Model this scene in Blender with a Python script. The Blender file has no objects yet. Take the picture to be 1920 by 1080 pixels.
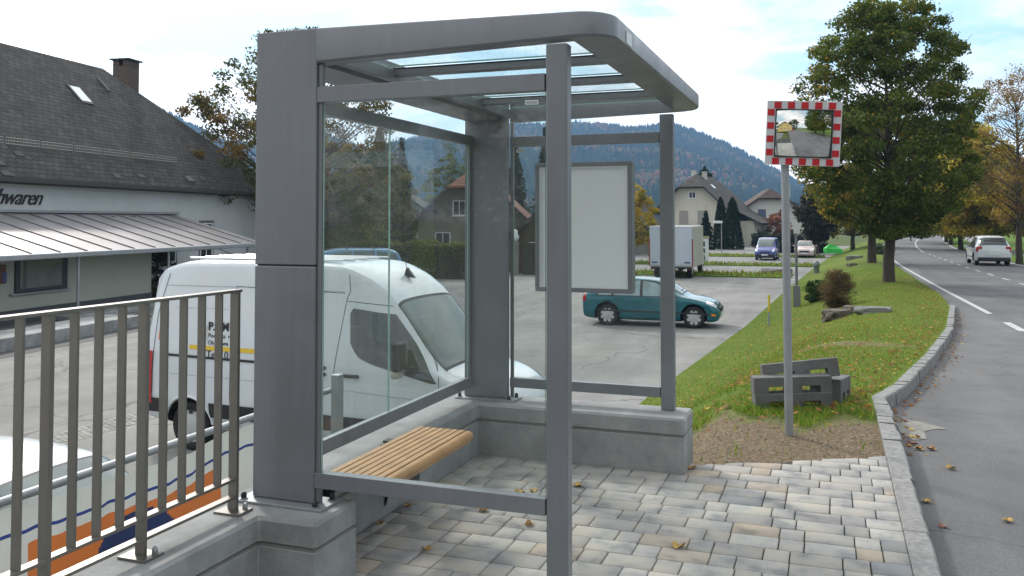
import bpy, bmesh, math, random
import numpy as np
from mathutils import Vector, Matrix
R = math.radians
rnd = random.Random(7)
C = bpy.context.scene.collection
sc = bpy.context.scene

# ------------------------------------------------------------------ camera, sky, sun, exposure
EYE = 1.6; FPX = 1640.0; CY = 360.0; PITCH = R(1.89); YAW = R(20.08)
cam = bpy.data.cameras.new("camera"); cam_o = bpy.data.objects.new("camera", cam); C.objects.link(cam_o)
cam.sensor_width = 36; cam.lens = 36*FPX/1920; cam.shift_y = -(540-CY)/1920
cam.clip_start = .05; cam.clip_end = 12000
cam_o.location = (0, 0, EYE); cam_o.rotation_euler = (R(90)+PITCH, 0, YAW)
sc.camera = cam_o

SUN_EL, SUN_AZ = R(34), R(-48)      # azimuth measured from +Y towards +X
w = bpy.data.worlds.new("World"); sc.world = w; w.use_nodes = True
nt = w.node_tree; nt.nodes.clear()
def N(nt, t, **k):
    n = nt.nodes.new(t)
    for a, b in k.items(): setattr(n, a, b)
    return n
def L(nt, a, b): nt.links.new(a, b)
def MATH(nt, op, a, b=None, c=None):
    n = N(nt, 'ShaderNodeMath', operation=op)
    for i, v in enumerate((a, b, c)):
        if v is None: continue
        if isinstance(v, (int, float)): n.inputs[i].default_value = v
        else: L(nt, v, n.inputs[i])
    return n.outputs[0]
def RAMP(nt, fac, stops):
    n = N(nt, 'ShaderNodeValToRGB'); e = n.color_ramp.elements
    while len(e) < len(stops): e.new(.5)
    for i, (p, c) in enumerate(stops):
        e[i].position = p; e[i].color = tuple(c)+(1,) if not isinstance(c, (int, float)) else (c, c, c, 1)
    L(nt, fac, n.inputs[0]); return n.outputs[0]
def MIXC(nt, f, a, b, mode='MIX'):
    n = N(nt, 'ShaderNodeMix', data_type='RGBA', blend_type=mode)
    for s, v in ((0, f), (6, a), (7, b)):
        if isinstance(v, (int, float)): n.inputs[s].default_value = v
        elif isinstance(v, tuple): n.inputs[s].default_value = v+(1,)
        else: L(nt, v, n.inputs[s])
    return n.outputs[2]
sky = N(nt, 'ShaderNodeTexSky', sky_type='NISHITA', sun_disc=False)
sky.sun_elevation = SUN_EL; sky.sun_rotation = SUN_AZ; sky.air_density = 1.0; sky.dust_density = .6
tc = N(nt, 'ShaderNodeTexCoord'); sp = N(nt, 'ShaderNodeSeparateXYZ'); L(nt, tc.outputs['Generated'], sp.inputs[0])
zz = MATH(nt, 'ADD', MATH(nt, 'MAXIMUM', sp.outputs[2], 0.0), .16)
cx = MATH(nt, 'DIVIDE', sp.outputs[0], zz); cy_ = MATH(nt, 'DIVIDE', sp.outputs[1], zz)
cb = N(nt, 'ShaderNodeCombineXYZ'); L(nt, cx, cb.inputs[0]); L(nt, cy_, cb.inputs[1]); cb.inputs[2].default_value = 3.3
n1 = N(nt, 'ShaderNodeTexNoise'); n1.inputs['Scale'].default_value = .95; n1.inputs['Detail'].default_value = 9; n1.inputs['Roughness'].default_value = .55
n1.inputs['Distortion'].default_value = .25
L(nt, cb.outputs[0], n1.inputs['Vector'])
n2 = N(nt, 'ShaderNodeTexNoise'); n2.inputs['Scale'].default_value = 1.7; n2.inputs['Detail'].default_value = 6; L(nt, cb.outputs[0], n2.inputs['Vector'])
mask = RAMP(nt, n1.outputs[0], [(.38, 0), (.52, 1)])
shade = RAMP(nt, n2.outputs[0], [(.3, (.92, .94, .98)), (.42, (1.45, 1.43, 1.41)), (.66, (2.0, 1.95, 1.88))])
skyc = MIXC(nt, 1.0, sky.outputs[0], (.115, .115, .115), 'MULTIPLY')
skyb = MIXC(nt, .65, skyc, (.82, 1.25, 1.42))
col = MIXC(nt, mask, skyb, shade)
sunv = N(nt, 'ShaderNodeVectorMath', operation='DOT_PRODUCT'); L(nt, tc.outputs['Generated'], sunv.inputs[0]); sunv.inputs[1].default_value = (math.sin(SUN_AZ), math.cos(SUN_AZ), .25)
glow = MATH(nt, 'ADD', MATH(nt, 'MULTIPLY', MATH(nt, 'MAXIMUM', sunv.outputs['Value'], 0.0), 1.0), .78)
vm_ = N(nt, 'ShaderNodeVectorMath', operation='SCALE'); L(nt, col, vm_.inputs[0]); L(nt, glow, vm_.inputs['Scale']); col = vm_.outputs[0]
bg = N(nt, 'ShaderNodeBackground'); bg.inputs[1].default_value = 1.0; L(nt, col, bg.inputs[0])
wo = N(nt, 'ShaderNodeOutputWorld'); L(nt, bg.outputs[0], wo.inputs[0])

sd = bpy.data.lights.new("sun", 'SUN'); sd.energy = 3.0; sd.angle = R(6); sd.color = (1, .93, .84)
so = bpy.data.objects.new("sun", sd); C.objects.link(so)
sv = Vector((math.sin(SUN_AZ)*math.cos(SUN_EL), math.cos(SUN_AZ)*math.cos(SUN_EL), math.sin(SUN_EL)))
so.rotation_euler = sv.to_track_quat('Z', 'Y').to_euler(); so.location = (0, 0, 60)
vs = sc.view_settings; vs.view_transform = 'Standard'; vs.look = 'None'; vs.gamma = 1; vs.exposure = -0.16; vs.use_curve_mapping = False
cy = sc.cycles; cy.use_denoising = True; cy.max_bounces = 8; cy.diffuse_bounces = 3; cy.glossy_bounces = 4; cy.transparent_max_bounces = 24
cy.volume_bounces = 0; cy.caustics_reflective = False; cy.caustics_refractive = False; cy.sample_clamp_indirect = 4

# ------------------------------------------------------------------ pixel -> place helpers (full-size photo pixels)
FW = Vector((-math.sin(YAW)*math.cos(PITCH), math.cos(YAW)*math.cos(PITCH), math.sin(PITCH)))
RT = Vector((math.cos(YAW), math.sin(YAW), 0)); UP = RT.cross(FW)
def ray(px, py): return FW + RT*((px-960)/FPX) + UP*((CY-py)/FPX)
def at(px, py, Z=0.0):
    d = ray(px, py); t = (Z-EYE)/d.z; return Vector((0, 0, EYE)) + d*t
def atd(px, py, z): return Vector((0, 0, EYE)) + ray(px, py)*z
def aty(px, py, Y):
    d = ray(px, py); return Vector((0, 0, EYE)) + d*(Y/d.y)

# ------------------------------------------------------------------ materials
MATS = {}
def mat(name, col=(.5, .5, .5), rough=.6, metal=0.0, var=.0, vs_=3.0, bump=0.0, bs=40.0, attr=False, spec=None, coat=0.0, col2=None, detail=6, stain=0.0, trans=0.0):
    if name in MATS: return MATS[name]
    m = bpy.data.materials.new(name); m.use_nodes = True; t = m.node_tree; p = t.nodes['Principled BSDF']
    p.inputs['Roughness'].default_value = rough; p.inputs['Metallic'].default_value = metal
    if spec is not None: p.inputs['Specular IOR Level'].default_value = spec
    if coat: p.inputs['Coat Weight'].default_value = coat; p.inputs['Coat Roughness'].default_value = .05
    tcn = N(t, 'ShaderNodeTexCoord')
    src = None
    if attr:
        a = N(t, 'ShaderNodeAttribute', attribute_name='Col'); src = a.outputs[0]
    base = src if src else col
    if var > 0 or col2:
        n = N(t, 'ShaderNodeTexNoise'); n.inputs['Scale'].default_value = vs_; n.inputs['Detail'].default_value = detail
        L(t, tcn.outputs['Object'], n.inputs['Vector'])
        if col2:
            f = RAMP(t, n.outputs[0], [(.38, 0), (.62, 1)]); base = MIXC(t, f, base, tuple(col2))
        if var > 0:
            g = RAMP(t, n.outputs[0], [(.28, 1-var), (.72, 1+var*.6)]); base = MIXC(t, 1.0, base, g, 'MULTIPLY')
    if stain > 0:
        n = N(t, 'ShaderNodeTexNoise'); n.inputs['Scale'].default_value = vs_*.35; n.inputs['Detail'].default_value = 9; n.inputs['Roughness'].default_value = .7
        L(t, tcn.outputs['Object'], n.inputs['Vector'])
        g = RAMP(t, n.outputs[0], [(.42, 1.0), (.62, 1-stain)]); base = MIXC(t, 1.0, base, g, 'MULTIPLY')
    if isinstance(base, tuple): p.inputs['Base Color'].default_value = base+(1,)
    else: L(t, base, p.inputs['Base Color'])
    if bump > 0:
        n = N(t, 'ShaderNodeTexNoise'); n.inputs['Scale'].default_value = bs; n.inputs['Detail'].default_value = 5
        L(t, tcn.outputs['Object'], n.inputs['Vector'])
        b = N(t, 'ShaderNodeBump'); b.inputs['Strength'].default_value = bump; b.inputs['Distance'].default_value = .01
        L(t, n.outputs[0], b.inputs['Height']); L(t, b.outputs[0], p.inputs['Normal'])
    if trans > 0:
        tr = N(t, 'ShaderNodeBsdfTranslucent'); mx = N(t, 'ShaderNodeMixShader'); mx.inputs[0].default_value = trans
        if isinstance(base, tuple): tr.inputs[0].default_value = base+(1,)
        else: L(t, MIXC(t, 1.0, base, (1.3, 1.25, .8), 'MULTIPLY'), tr.inputs[0])
        out = t.nodes['Material Output']; L(t, p.outputs[0], mx.inputs[1]); L(t, tr.outputs[0], mx.inputs[2]); L(t, mx.outputs[0], out.inputs[0])
    MATS[name] = m; return m
def glassmat(name, tint=(.95, .97, .965), refl=1.0, dirt=.03, ior=1.5):
    if name in MATS: return MATS[name]
    m = bpy.data.materials.new(name); m.use_nodes = True; t = m.node_tree; t.nodes.remove(t.nodes['Principled BSDF'])
    tr = N(t, 'ShaderNodeBsdfTransparent'); tr.inputs[0].default_value = tint+(1,)
    gl = N(t, 'ShaderNodeBsdfGlossy'); gl.inputs['Roughness'].default_value = .02
    fr = N(t, 'ShaderNodeFresnel'); fr.inputs[0].default_value = ior
    mx = N(t, 'ShaderNodeMixShader'); ge = N(t, 'ShaderNodeNewGeometry'); L(t, MATH(t, 'MULTIPLY', MATH(t, 'MULTIPLY', fr.outputs[0], refl), MATH(t, 'SUBTRACT', 1.0, ge.outputs['Backfacing'])), mx.inputs[0]); L(t, tr.outputs[0], mx.inputs[1]); L(t, gl.outputs[0], mx.inputs[2])
    df = N(t, 'ShaderNodeBsdfDiffuse'); df.inputs[0].default_value = (.5, .5, .48, 1)
    tcn = N(t, 'ShaderNodeTexCoord'); n = N(t, 'ShaderNodeTexNoise'); n.inputs['Scale'].default_value = 3; n.inputs['Detail'].default_value = 8
    mp = N(t, 'ShaderNodeMapping'); mp.inputs['Scale'].default_value = (3, 3, .6); L(t, tcn.outputs['Object'], mp.inputs[0]); L(t, mp.outputs[0], n.inputs['Vector'])
    f = MATH(t, 'MULTIPLY', RAMP(t, n.outputs[0], [(.4, 0), (.75, 1)]), dirt*2)
    m2 = N(t, 'ShaderNodeMixShader'); L(t, MATH(t, 'ADD', f, dirt), m2.inputs[0]); L(t, mx.outputs[0], m2.inputs[1]); L(t, df.outputs[0], m2.inputs[2])
    L(t, m2.outputs[0], t.nodes['Material Output'].inputs[0]); MATS[name] = m; return m

M_fin = mat('grey_powder_coat', (.205, .214, .236), .40, .15, var=.10, vs_=1.2, bump=.04, bs=300)
M_fin2 = mat('grey_powder_coat_side', (.205, .214, .23), .45, .15, var=.10, vs_=2)
for m_ in (M_fin, M_fin2):   # rain streaks and handling marks in the gloss and colour of the coating
    t = m_.node_tree; p = t.nodes['Principled BSDF']; g = N(t, 'ShaderNodeNewGeometry'); mp = N(t, 'ShaderNodeMapping'); mp.inputs['Scale'].default_value = (14, 14, .7); L(t, g.outputs['Position'], mp.inputs[0])
    n = N(t, 'ShaderNodeTexNoise'); n.inputs['Scale'].default_value = 2.2; n.inputs['Detail'].default_value = 8; L(t, mp.outputs[0], n.inputs['Vector'])
    n3 = N(t, 'ShaderNodeTexNoise'); n3.inputs['Scale'].default_value = 2.5; n3.inputs['Detail'].default_value = 9; n3.inputs['Roughness'].default_value = .7; L(t, g.outputs['Position'], n3.inputs['Vector'])
    L(t, MATH(t, 'ADD', RAMP(t, n3.outputs[0], [(.35, .28), (.7, .5)]), 0.0), p.inputs['Roughness'])
    src = p.inputs['Base Color'].links[0].from_socket; c = MIXC(t, 1.0, src, RAMP(t, n.outputs[0], [(.32, .965), (.5, 1.0), (.72, 1.045)]), 'MULTIPLY'); c = MIXC(t, 1.0, c, RAMP(t, n3.outputs[0], [(.3, .93), (.7, 1.08)]), 'MULTIPLY'); L(t, c, p.inputs['Base Color'])
M_dark = mat('dark_rubber', (.02, .02, .022), .7)
M_glass = glassmat('shelter_glass', dirt=.016)
M_roofglass = glassmat('roof_glass', (.93, .96, .95), dirt=.035, refl=.6)
M_edge = mat('glass_edge', (.35, .55, .5), .2)
M_concrete = mat('concrete', (.35, .36, .36), .85, var=.16, vs_=4, bump=.35, bs=60, stain=.35)
M_steel = mat('brushed_steel', (.24, .225, .205), .36, .7, var=.1, vs_=6, bump=.03, bs=200)
M_galv = mat('galvanised_steel', (.36, .38, .40), .5, .6, var=.12, vs_=8)
M_wood = mat('oiled_wood', (.50, .265, .095), .5, var=.22, vs_=9, bump=.1, bs=90)
M_white = mat('white_paint', (.74, .76, .78), .4)
M_poster = mat('white_poster_board', (.76, .80, .81), .35)
M_red = mat('red_reflective', (.55, .02, .03), .4)
M_whiter = mat('white_reflective', (.62, .63, .66), .4)
M_tyre = mat('tyre', (.018, .018, .02), .8, bump=.2)
M_black = mat('black_plastic', (.02, .021, .023), .5)
M_rim = mat('wheel_silver', (.55, .56, .58), .35, .6)
M_carglass = mat('car_glass', (.035, .045, .05), .06, spec=.9)
M_carglass_l = mat('car_glass_light', (.09, .13, .125), .06, spec=1.0, var=.6, vs_=1.6)
M_chrome = mat('lamp_clear', (.75, .78, .8), .12, .3)
M_lampr = mat('lamp_red', (.45, .01, .015), .2, coat=.6)
M_orange = mat('lamp_orange', (.8, .22, .02), .25)
M_bark = mat('bark', (.075, .06, .048), .95, var=.35, vs_=9, bump=.8, bs=14)
M_leaf = mat('leaf', attr=True, rough=.6, trans=.38, spec=.25)
M_needle = mat('needle', attr=True, rough=.75, trans=.12, spec=.2)
M_winglass = mat('window_glass', (.045, .055, .065), .08, spec=.8)

# ------------------------------------------------------------------ mesh building
class MB:
    def __init__(s): s.v = []; s.f = []; s.m = []; s.sm = []
    def add(s, vs, fs, mi=0, smooth=False):
        o = len(s.v); s.v += [tuple(p) for p in vs]
        for f in fs: s.f.append(tuple(o+i for i in f)); s.m.append(mi); s.sm.append(smooth)
        return s
    def box(s, a, b, mi=0, rot=None, pivot=None):
        (x0, y0, z0), (x1, y1, z1) = a, b
        vs = [Vector(p) for p in ((x0,y0,z0),(x1,y0,z0),(x1,y1,z0),(x0,y1,z0),(x0,y0,z1),(x1,y0,z1),(x1,y1,z1),(x0,y1,z1))]
        if rot is not None:
            pv = Vector(pivot) if pivot is not None else Vector(((x0+x1)/2, (y0+y1)/2, (z0+z1)/2))
            vs = [rot @ (p-pv) + pv for p in vs]
        return s.add(vs, [(3,2,1,0),(4,5,6,7),(0,1,5,4),(1,2,6,5),(2,3,7,6),(3,0,4,7)], mi)
    def prism(s, poly, axis, a, b, mi=0, xf=None):
        # poly of 2D points; axis 'x','y','z' extruded from a to b
        def P(u, v, t): return {'x': (t, u, v), 'y': (u, t, v), 'z': (u, v, t)}[axis]
        n = len(poly); vs = [P(u, v, a) for u, v in poly]+[P(u, v, b) for u, v in poly]
        if xf: vs = [xf(Vector(p)) for p in vs]
        fs = [tuple(range(n))[::-1], tuple(range(n, 2*n))]+[(i, (i+1) % n, n+(i+1) % n, n+i) for i in range(n)]
        return s.add(vs, fs, mi)
    def tube(s, pts, r, n=10, mi=0, caps=True, smooth=True):
        pts = [Vector(p) for p in pts]; rs = r if isinstance(r, (list, tuple)) else [r]*len(pts)
        vs = []; prev = None
        for i, p in enumerate(pts):
            d = (pts[min(i+1, len(pts)-1)]-pts[max(i-1, 0)]).normalized()
            if prev is None: u = d.orthogonal().normalized()
            else: u = (prev-d*prev.dot(d)); u = u.normalized() if u.length > 1e-6 else d.orthogonal().normalized()
            prev = u; q = d.cross(u)
            vs += [p+(u*math.cos(2*math.pi*k/n)+q*math.sin(2*math.pi*k/n))*rs[i] for k in range(n)]
        fs = []
        for i in range(len(pts)-1):
            for k in range(n): fs.append((i*n+k, i*n+(k+1) % n, (i+1)*n+(k+1) % n, (i+1)*n+k))
        s.add(vs, fs, mi, smooth)
        if caps:
            s.add(vs[:n], [tuple(range(n))[::-1]], mi); s.add(vs[-n:], [tuple(range(n))], mi)
        return s
    def build(s, name, mats, parent=None, bevel=0, seg=2, loc=None):
        me = bpy.data.meshes.new(name); me.from_pydata(s.v, [], s.f); me.update()
        if not isinstance(mats, (list, tuple)): mats = [mats]
        for m in mats: me.materials.append(m)
        me.polygons.foreach_set('material_index', s.m); me.polygons.foreach_set('use_smooth', s.sm)
        bm = bmesh.new(); bm.from_mesh(me); bmesh.ops.recalc_face_normals(bm, faces=bm.faces); bm.to_mesh(me); bm.free()
        return link(name, me, parent, bevel, seg, loc)
def link(name, me, parent=None, bevel=0, seg=2, loc=None):
    o = bpy.data.objects.new(name, me); C.objects.link(o)
    if parent: o.parent = parent
    if loc is not None: o.location = loc
    if bevel:
        b = o.modifiers.new('bevel', 'BEVEL'); b.width = bevel; b.segments = seg; b.limit_method = 'ANGLE'; b.harden_normals = False
    return o
def npmesh(name, V, F, mats, parent=None, col=None, smooth=False, loc=None, mi=None):
    V = np.asarray(V, np.float32); F = np.asarray(F, np.int32); k = F.shape[1]
    me = bpy.data.meshes.new(name); me.vertices.add(len(V)); me.vertices.foreach_set('co', V.ravel())
    me.loops.add(F.size); me.loops.foreach_set('vertex_index', F.ravel())
    me.polygons.add(len(F)); me.polygons.foreach_set('loop_start', np.arange(0, F.size, k, dtype=np.int32))
    try: me.polygons.foreach_set('loop_total', np.full(len(F), k, np.int32))
    except Exception: pass
    for m in (mats if isinstance(mats, (list, tuple)) else [mats]): me.materials.append(m)
    if mi is not None: me.polygons.foreach_set('material_index', np.asarray(mi, np.int32))
    me.update(calc_edges=True)
    if smooth: me.polygons.foreach_set('use_smooth', np.ones(len(F), bool))
    if col is not None:   # per-face colour
        a = me.attributes.new('Col', 'FLOAT_COLOR', 'CORNER')
        cc = np.repeat(np.concatenate([np.asarray(col, np.float32), np.ones((len(F), 1), np.float32)], 1), k, 0)
        a.data.foreach_set('color', cc.ravel())
    return link(name, me, parent, loc=loc)
def tag(o, label=None, cat=None, group=None, kind=None):
    if label: o['label'] = label
    if cat: o['category'] = cat
    if group: o['group'] = group
    if kind: o['kind'] = kind
    return o
def empty(name, label, cat, loc=(0, 0, 0), rz=0, group=None):
    o = bpy.data.objects.new(name, None); C.objects.link(o); o.location = loc; o.rotation_euler = (0, 0, rz); o.empty_display_size = .2
    return tag(o, label, cat, group)
def struct(o): o['kind'] = 'structure'; return o
def kids(o): return [c for c in list(C.objects) if c.parent == o]
def copy_tree(o, parent=None):
    c = o.copy(); C.objects.link(c); c.parent = parent
    for ch in kids(o): copy_tree(ch, c)
    return c
def textobj(name, txt, size, m, parent, loc, rot, extrude=.002, shear=0.0, spacing=1.0, bold=0.0):
    cu = bpy.data.curves.new(name, 'FONT'); cu.body = txt; cu.size = size; cu.extrude = extrude; cu.shear = shear; cu.space_character = spacing; cu.offset = bold
    cu.resolution_u = 3
    t = bpy.data.objects.new(name, cu); C.objects.link(t)
    dg = bpy.context.evaluated_depsgraph_get(); me = bpy.data.meshes.new_from_object(t.evaluated_get(dg))
    bpy.data.objects.remove(t); me.materials.clear(); me.materials.append(m)
    o = link(name, me, parent); o.location = loc; o.rotation_euler = rot; return o

# ------------------------------------------------------------------ terrain functions
PK = -1.6
def lerp_tab(tab, y):
    xs = [a for a, _ in tab]; return float(np.interp(y, xs, [b for _, b in tab]))
ZR = [(-80, .3), (0, -.08), (8, -.12), (12, -.28), (19, -.56), (33, -.72), (55, -.87), (80, -.95), (172, -.9), (260, -.4), (420, 1.5)]
XK = [(-80, .33), (8.85, .33), (9.7, .55), (13, 1.15), (18, 1.95), (24.4, 2.75), (30, 3.1), (60, 3.25), (90, 4.2), (112, 5.8), (139, 8.6), (172, 12.8), (220, 24), (420, 80)]
XC = [(-80, 6.6), (50, 6.6), (80, 7.0), (95, 7.8), (112, 9.1), (139, 11.8), (172, 16), (220, 27), (420, 83)]
def zroad(y): return lerp_tab(ZR, y)
def xkerb(y): return lerp_tab(XK, y)
def xcen(y): return lerp_tab(XC, y)
def xpark(y): return lerp_tab([(5, -3.3), (15.4, -3.15), (27.6, -2.45), (41.8, -2.0), (64, -1.1), (95, .5), (140, 4), (220, 14), (420, 60)], y)
def ztop_bank(y): return zroad(y)+lerp_tab([(0, .1), (9, .11), (20, .12), (24, .08), (30, .03), (420, .03)], y)
def zbank(x, y):
    xp, xk = xpark(y), xkerb(y); xt = xk-min(1.1, (xk-xp)*.35) if y > 9 else -.55
    t = max(0, min(1, (x-xp)/(xt-xp))); t = t*t*(3-2*t)
    return PK+.02+(ztop_bank(y)-PK-.02)*t

# ------------------------------------------------------------------ ground sheets
def asphalt(name, c1, c2, scale, crack=.5, patch=None, grit=.5):
    m = bpy.data.materials.new(name); m.use_nodes = True; t = m.node_tree; p = t.nodes['Principled BSDF']; p.inputs['Roughness'].default_value = .85
    g = N(t, 'ShaderNodeNewGeometry'); pos = g.outputs['Position']
    a = N(t, 'ShaderNodeTexNoise'); a.inputs['Scale'].default_value = scale; a.inputs['Detail'].default_value = 8; a.inputs['Roughness'].default_value = .65; L(t, pos, a.inputs['Vector'])
    mp = N(t, 'ShaderNodeMapping'); mp.inputs['Scale'].default_value = (1.2, .14, 1); L(t, pos, mp.inputs[0])
    s = N(t, 'ShaderNodeTexNoise'); s.inputs['Scale'].default_value = 1.1; s.inputs['Detail'].default_value = 5; L(t, mp.outputs[0], s.inputs['Vector'])
    f = N(t, 'ShaderNodeTexNoise'); f.inputs['Scale'].default_value = 90; f.inputs['Detail'].default_value = 3; L(t, pos, f.inputs['Vector'])
    col = MIXC(t, RAMP(t, a.outputs[0], [(.35, 0), (.66, 1)]), tuple(c1), tuple(c2))
    col = MIXC(t, 1.0, col, RAMP(t, s.outputs[0], [(.35, .86), (.65, 1.12)]), 'MULTIPLY')
    col = MIXC(t, grit, col, RAMP(t, f.outputs[0], [(.3, .55), (.5, 1.0), (.72, 1.5)]), 'MULTIPLY')
    if crack:
        dn = N(t, 'ShaderNodeTexNoise'); dn.inputs['Scale'].default_value = .8; dn.inputs['Detail'].default_value = 4; L(t, pos, dn.inputs['Vector'])
        vm = N(t, 'ShaderNodeVectorMath', operation='MULTIPLY_ADD'); L(t, dn.outputs['Color'], vm.inputs[0]); vm.inputs[1].default_value = (1.6, 1.6, 0); L(t, pos, vm.inputs[2])
        v = N(t, 'ShaderNodeTexVoronoi', feature='DISTANCE_TO_EDGE'); v.inputs['Scale'].default_value = .28; L(t, vm.outputs[0], v.inputs['Vector'])
        cr = RAMP(t, v.outputs[0], [(.0, 1-crack), (.010, 1.0)]); col = MIXC(t, 1.0, col, cr, 'MULTIPLY')
        v2 = N(t, 'ShaderNodeTexVoronoi'); v2.inputs['Scale'].default_value = .16; L(t, vm.outputs[0], v2.inputs['Vector'])
        sp2 = N(t, 'ShaderNodeSeparateColor'); L(t, v2.outputs['Color'], sp2.inputs[0])
        col = MIXC(t, 1.0, col, RAMP(t, sp2.outputs[0], [(.0, .86), (1.0, 1.1)]), 'MULTIPLY')
    o1 = N(t, 'ShaderNodeTexNoise'); o1.inputs['Scale'].default_value = 1.7; o1.inputs['Detail'].default_value = 10; o1.inputs['Roughness'].default_value = .72; L(t, pos, o1.inputs['Vector'])
    col = MIXC(t, 1.0, col, RAMP(t, o1.outputs[0], [(.30, .72), (.42, .97), (.6, 1.03), (.74, 1.22)]), 'MULTIPLY')
    L(t, col, p.inputs['Base Color'])
    b = N(t, 'ShaderNodeBump'); b.inputs['Strength'].default_value = .35; b.inputs['Distance'].default_value = .006; L(t, f.outputs[0], b.inputs['Height']); L(t, b.outputs[0], p.inputs['Normal'])
    return m
M_lot = asphalt('parking_asphalt', (.185, .185, .18), (.25, .25, .24), .5, .55)
M_road = asphalt('road_asphalt', (.105, .108, .112), (.15, .152, .155), .7, .25)
M_bay = M_road
def grassmat(name, c1, c2, c3, attr=False, s=1.0):
    m = bpy.data.materials.new(name); m.use_nodes = True; t = m.node_tree; p = t.nodes['Principled BSDF']; p.inputs['Roughness'].default_value = .95; p.inputs['Specular IOR Level'].default_value = .1
    g = N(t, 'ShaderNodeNewGeometry'); pos = g.outputs['Position']
    a = N(t, 'ShaderNodeTexNoise'); a.inputs['Scale'].default_value = .35*s; a.inputs['Detail'].default_value = 8; a.inputs['Roughness'].default_value = .7; L(t, pos, a.inputs['Vector'])
    f = N(t, 'ShaderNodeTexNoise'); f.inputs['Scale'].default_value = 14; f.inputs['Detail'].default_value = 6; L(t, pos, f.inputs['Vector'])
    col = MIXC(t, RAMP(t, a.outputs[0], [(.4, 0), (.6, 1)]), tuple(c1), tuple(c2))
    col = MIXC(t, RAMP(t, f.outputs[0], [(.52, 0), (.7, .7)]), col, tuple(c3))
    if attr:
        at_ = N(t, 'ShaderNodeAttribute', attribute_name='dirt')
        d = N(t, 'ShaderNodeTexNoise'); d.inputs['Scale'].default_value = 45; d.inputs['Detail'].default_value = 6; L(t, pos, d.inputs['Vector'])
        dc = RAMP(t, d.outputs[0], [(.3, (.105, .075, .048)), (.55, (.185, .14, .09)), (.72, (.31, .265, .2))])
        col = MIXC(t, at_.outputs['Fac'], col, dc)
    L(t, col, p.inputs['Base Color'])
    b = N(t, 'ShaderNodeBump'); b.inputs['Strength'].default_value = .7; b.inputs['Distance'].default_value = .03; L(t, f.outputs[0], b.inputs['Height']); L(t, b.outputs[0], p.inputs['Normal'])
    return m
M_grass = grassmat('bank_grass', (.09, .15, .022), (.13, .175, .03), (.17, .14, .045), True)
M_lawn = grassmat('lawn_grass', (.085, .16, .022), (.11, .18, .03), (.12, .15, .04))
M_field = grassmat('field_grass', (.07, .105, .03), (.10, .12, .04), (.12, .11, .05), s=.05)

def sheet(name, ys, cols, m, parent=None, dirt=None, smooth=True):
    V = []; F = []; n = None
    for y in ys:
        row = cols(y); n = len(row); V += [(x, y, z) for x, z in row]
    for i in range(len(ys)-1):
        for j in range(n-1): a = i*n+j; F.append((a, a+1, a+n+1, a+n))
    o = npmesh(name, V, F, m, smooth=smooth)
    if dirt:
        a = o.data.attributes.new('dirt', 'FLOAT', 'POINT'); a.data.foreach_set('value', [dirt(x, y) for x, y, z in V])
    return o
def arange(a, b, s): return list(np.arange(a, b+s*.5, s))
# far ground
GZ = PK-.16
gb = MB(); gb.add([(-5200, -5200, GZ), (5200, -5200, GZ), (5200, 5200, GZ), (-5200, 5200, GZ)], [(0, 1, 2, 3)])
struct(gb.build('ground', M_field))
# parking
ysP = arange(-40, 120, 4)
struct(sheet('parking_lot', ysP, lambda y: [(x, PK) for x in (-70, -40, -20, -8)]+[(xpark(max(y, 5.1))+.25 if y > 5.5 else -2.7, PK)], M_lot))
# bank
ysB = arange(5.6, 30, .25)+arange(31, 200, 1.5)
def nz(x, y): return .5+.5*math.sin(x*2.1+1.3*math.sin(y*1.7))*math.cos(y*1.9+.8*math.sin(x*3.1))
def dirtf(x, y):
    lim = 7.75+.25*math.sin(x*5)+.15*math.sin(x*13+1)
    a = max(0, min(1, (lim-y)/.25)) * max(0, min(1, (x+1.35+.15*math.sin(y*7))/.2))
    edge = max(0, 1-abs(y-(5.86+.55*(x+.9)))/.01)
    if y > 7.7: # thin soil patches by the stones
        d = math.hypot((x-.2)/1.1, (y-14.2)/.5); a = max(a, .75*max(0, min(1, 1.2-d)))
    return a
def bankcols(y):
    a, b = xpark(y)-.02, xkerb(y)+.01; n = 26
    return [(a+(b-a)*i/n, zbank(a+(b-a)*i/n, y)-(0.035 if y < 7.9 else .0)+(.012 if y > 8 else .004)*nz(3*(a+(b-a)*i/n), 3*y)) for i in range(n+1)]
struct(sheet('grass_bank', ysB, bankcols, M_grass, dirt=dirtf))
# road (bay + carriageway)
ysR = arange(-80, 60, 1)+arange(62, 420, 4)
XW = 3.15
struct(sheet('road', ysR, lambda y: [(xkerb(y)-.02, zroad(y)), (xcen(y)-XW+.4 if xcen(y)-XW+.4 > xkerb(y)+.1 else xkerb(y)+.1, zroad(y)), (xcen(y), zroad(y)), (xcen(y)+XW+.35, zroad(y))], M_road))
# right verge, path, lawn
def vz(y): return zroad(y)+.03
struct(sheet('verge', ysR, lambda y: [(xcen(y)+XW+.3, vz(y)), (xcen(y)+XW+1.0, vz(y)+.05), (xcen(y)+XW+2.6, vz(y)), ], M_lawn))
struct(sheet('footpath', ysR, lambda y: [(xcen(y)+XW+2.55, vz(y)+.004), (xcen(y)+XW+4.0, vz(y)+.004)], asphalt('path_asphalt', (.2, .2, .195), (.25, .25, .24), 1, 0)))
struct(sheet('lawn', ysR, lambda y: [(xcen(y)+XW+3.95, vz(y)), (xcen(y)+XW+14, vz(y)+.1), (xcen(y)+XW+60, vz(y)+.6), (xcen(y)+XW+160, vz(y)-.1), (xcen(y)+XW+170, GZ-.1)], M_lawn))
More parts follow.
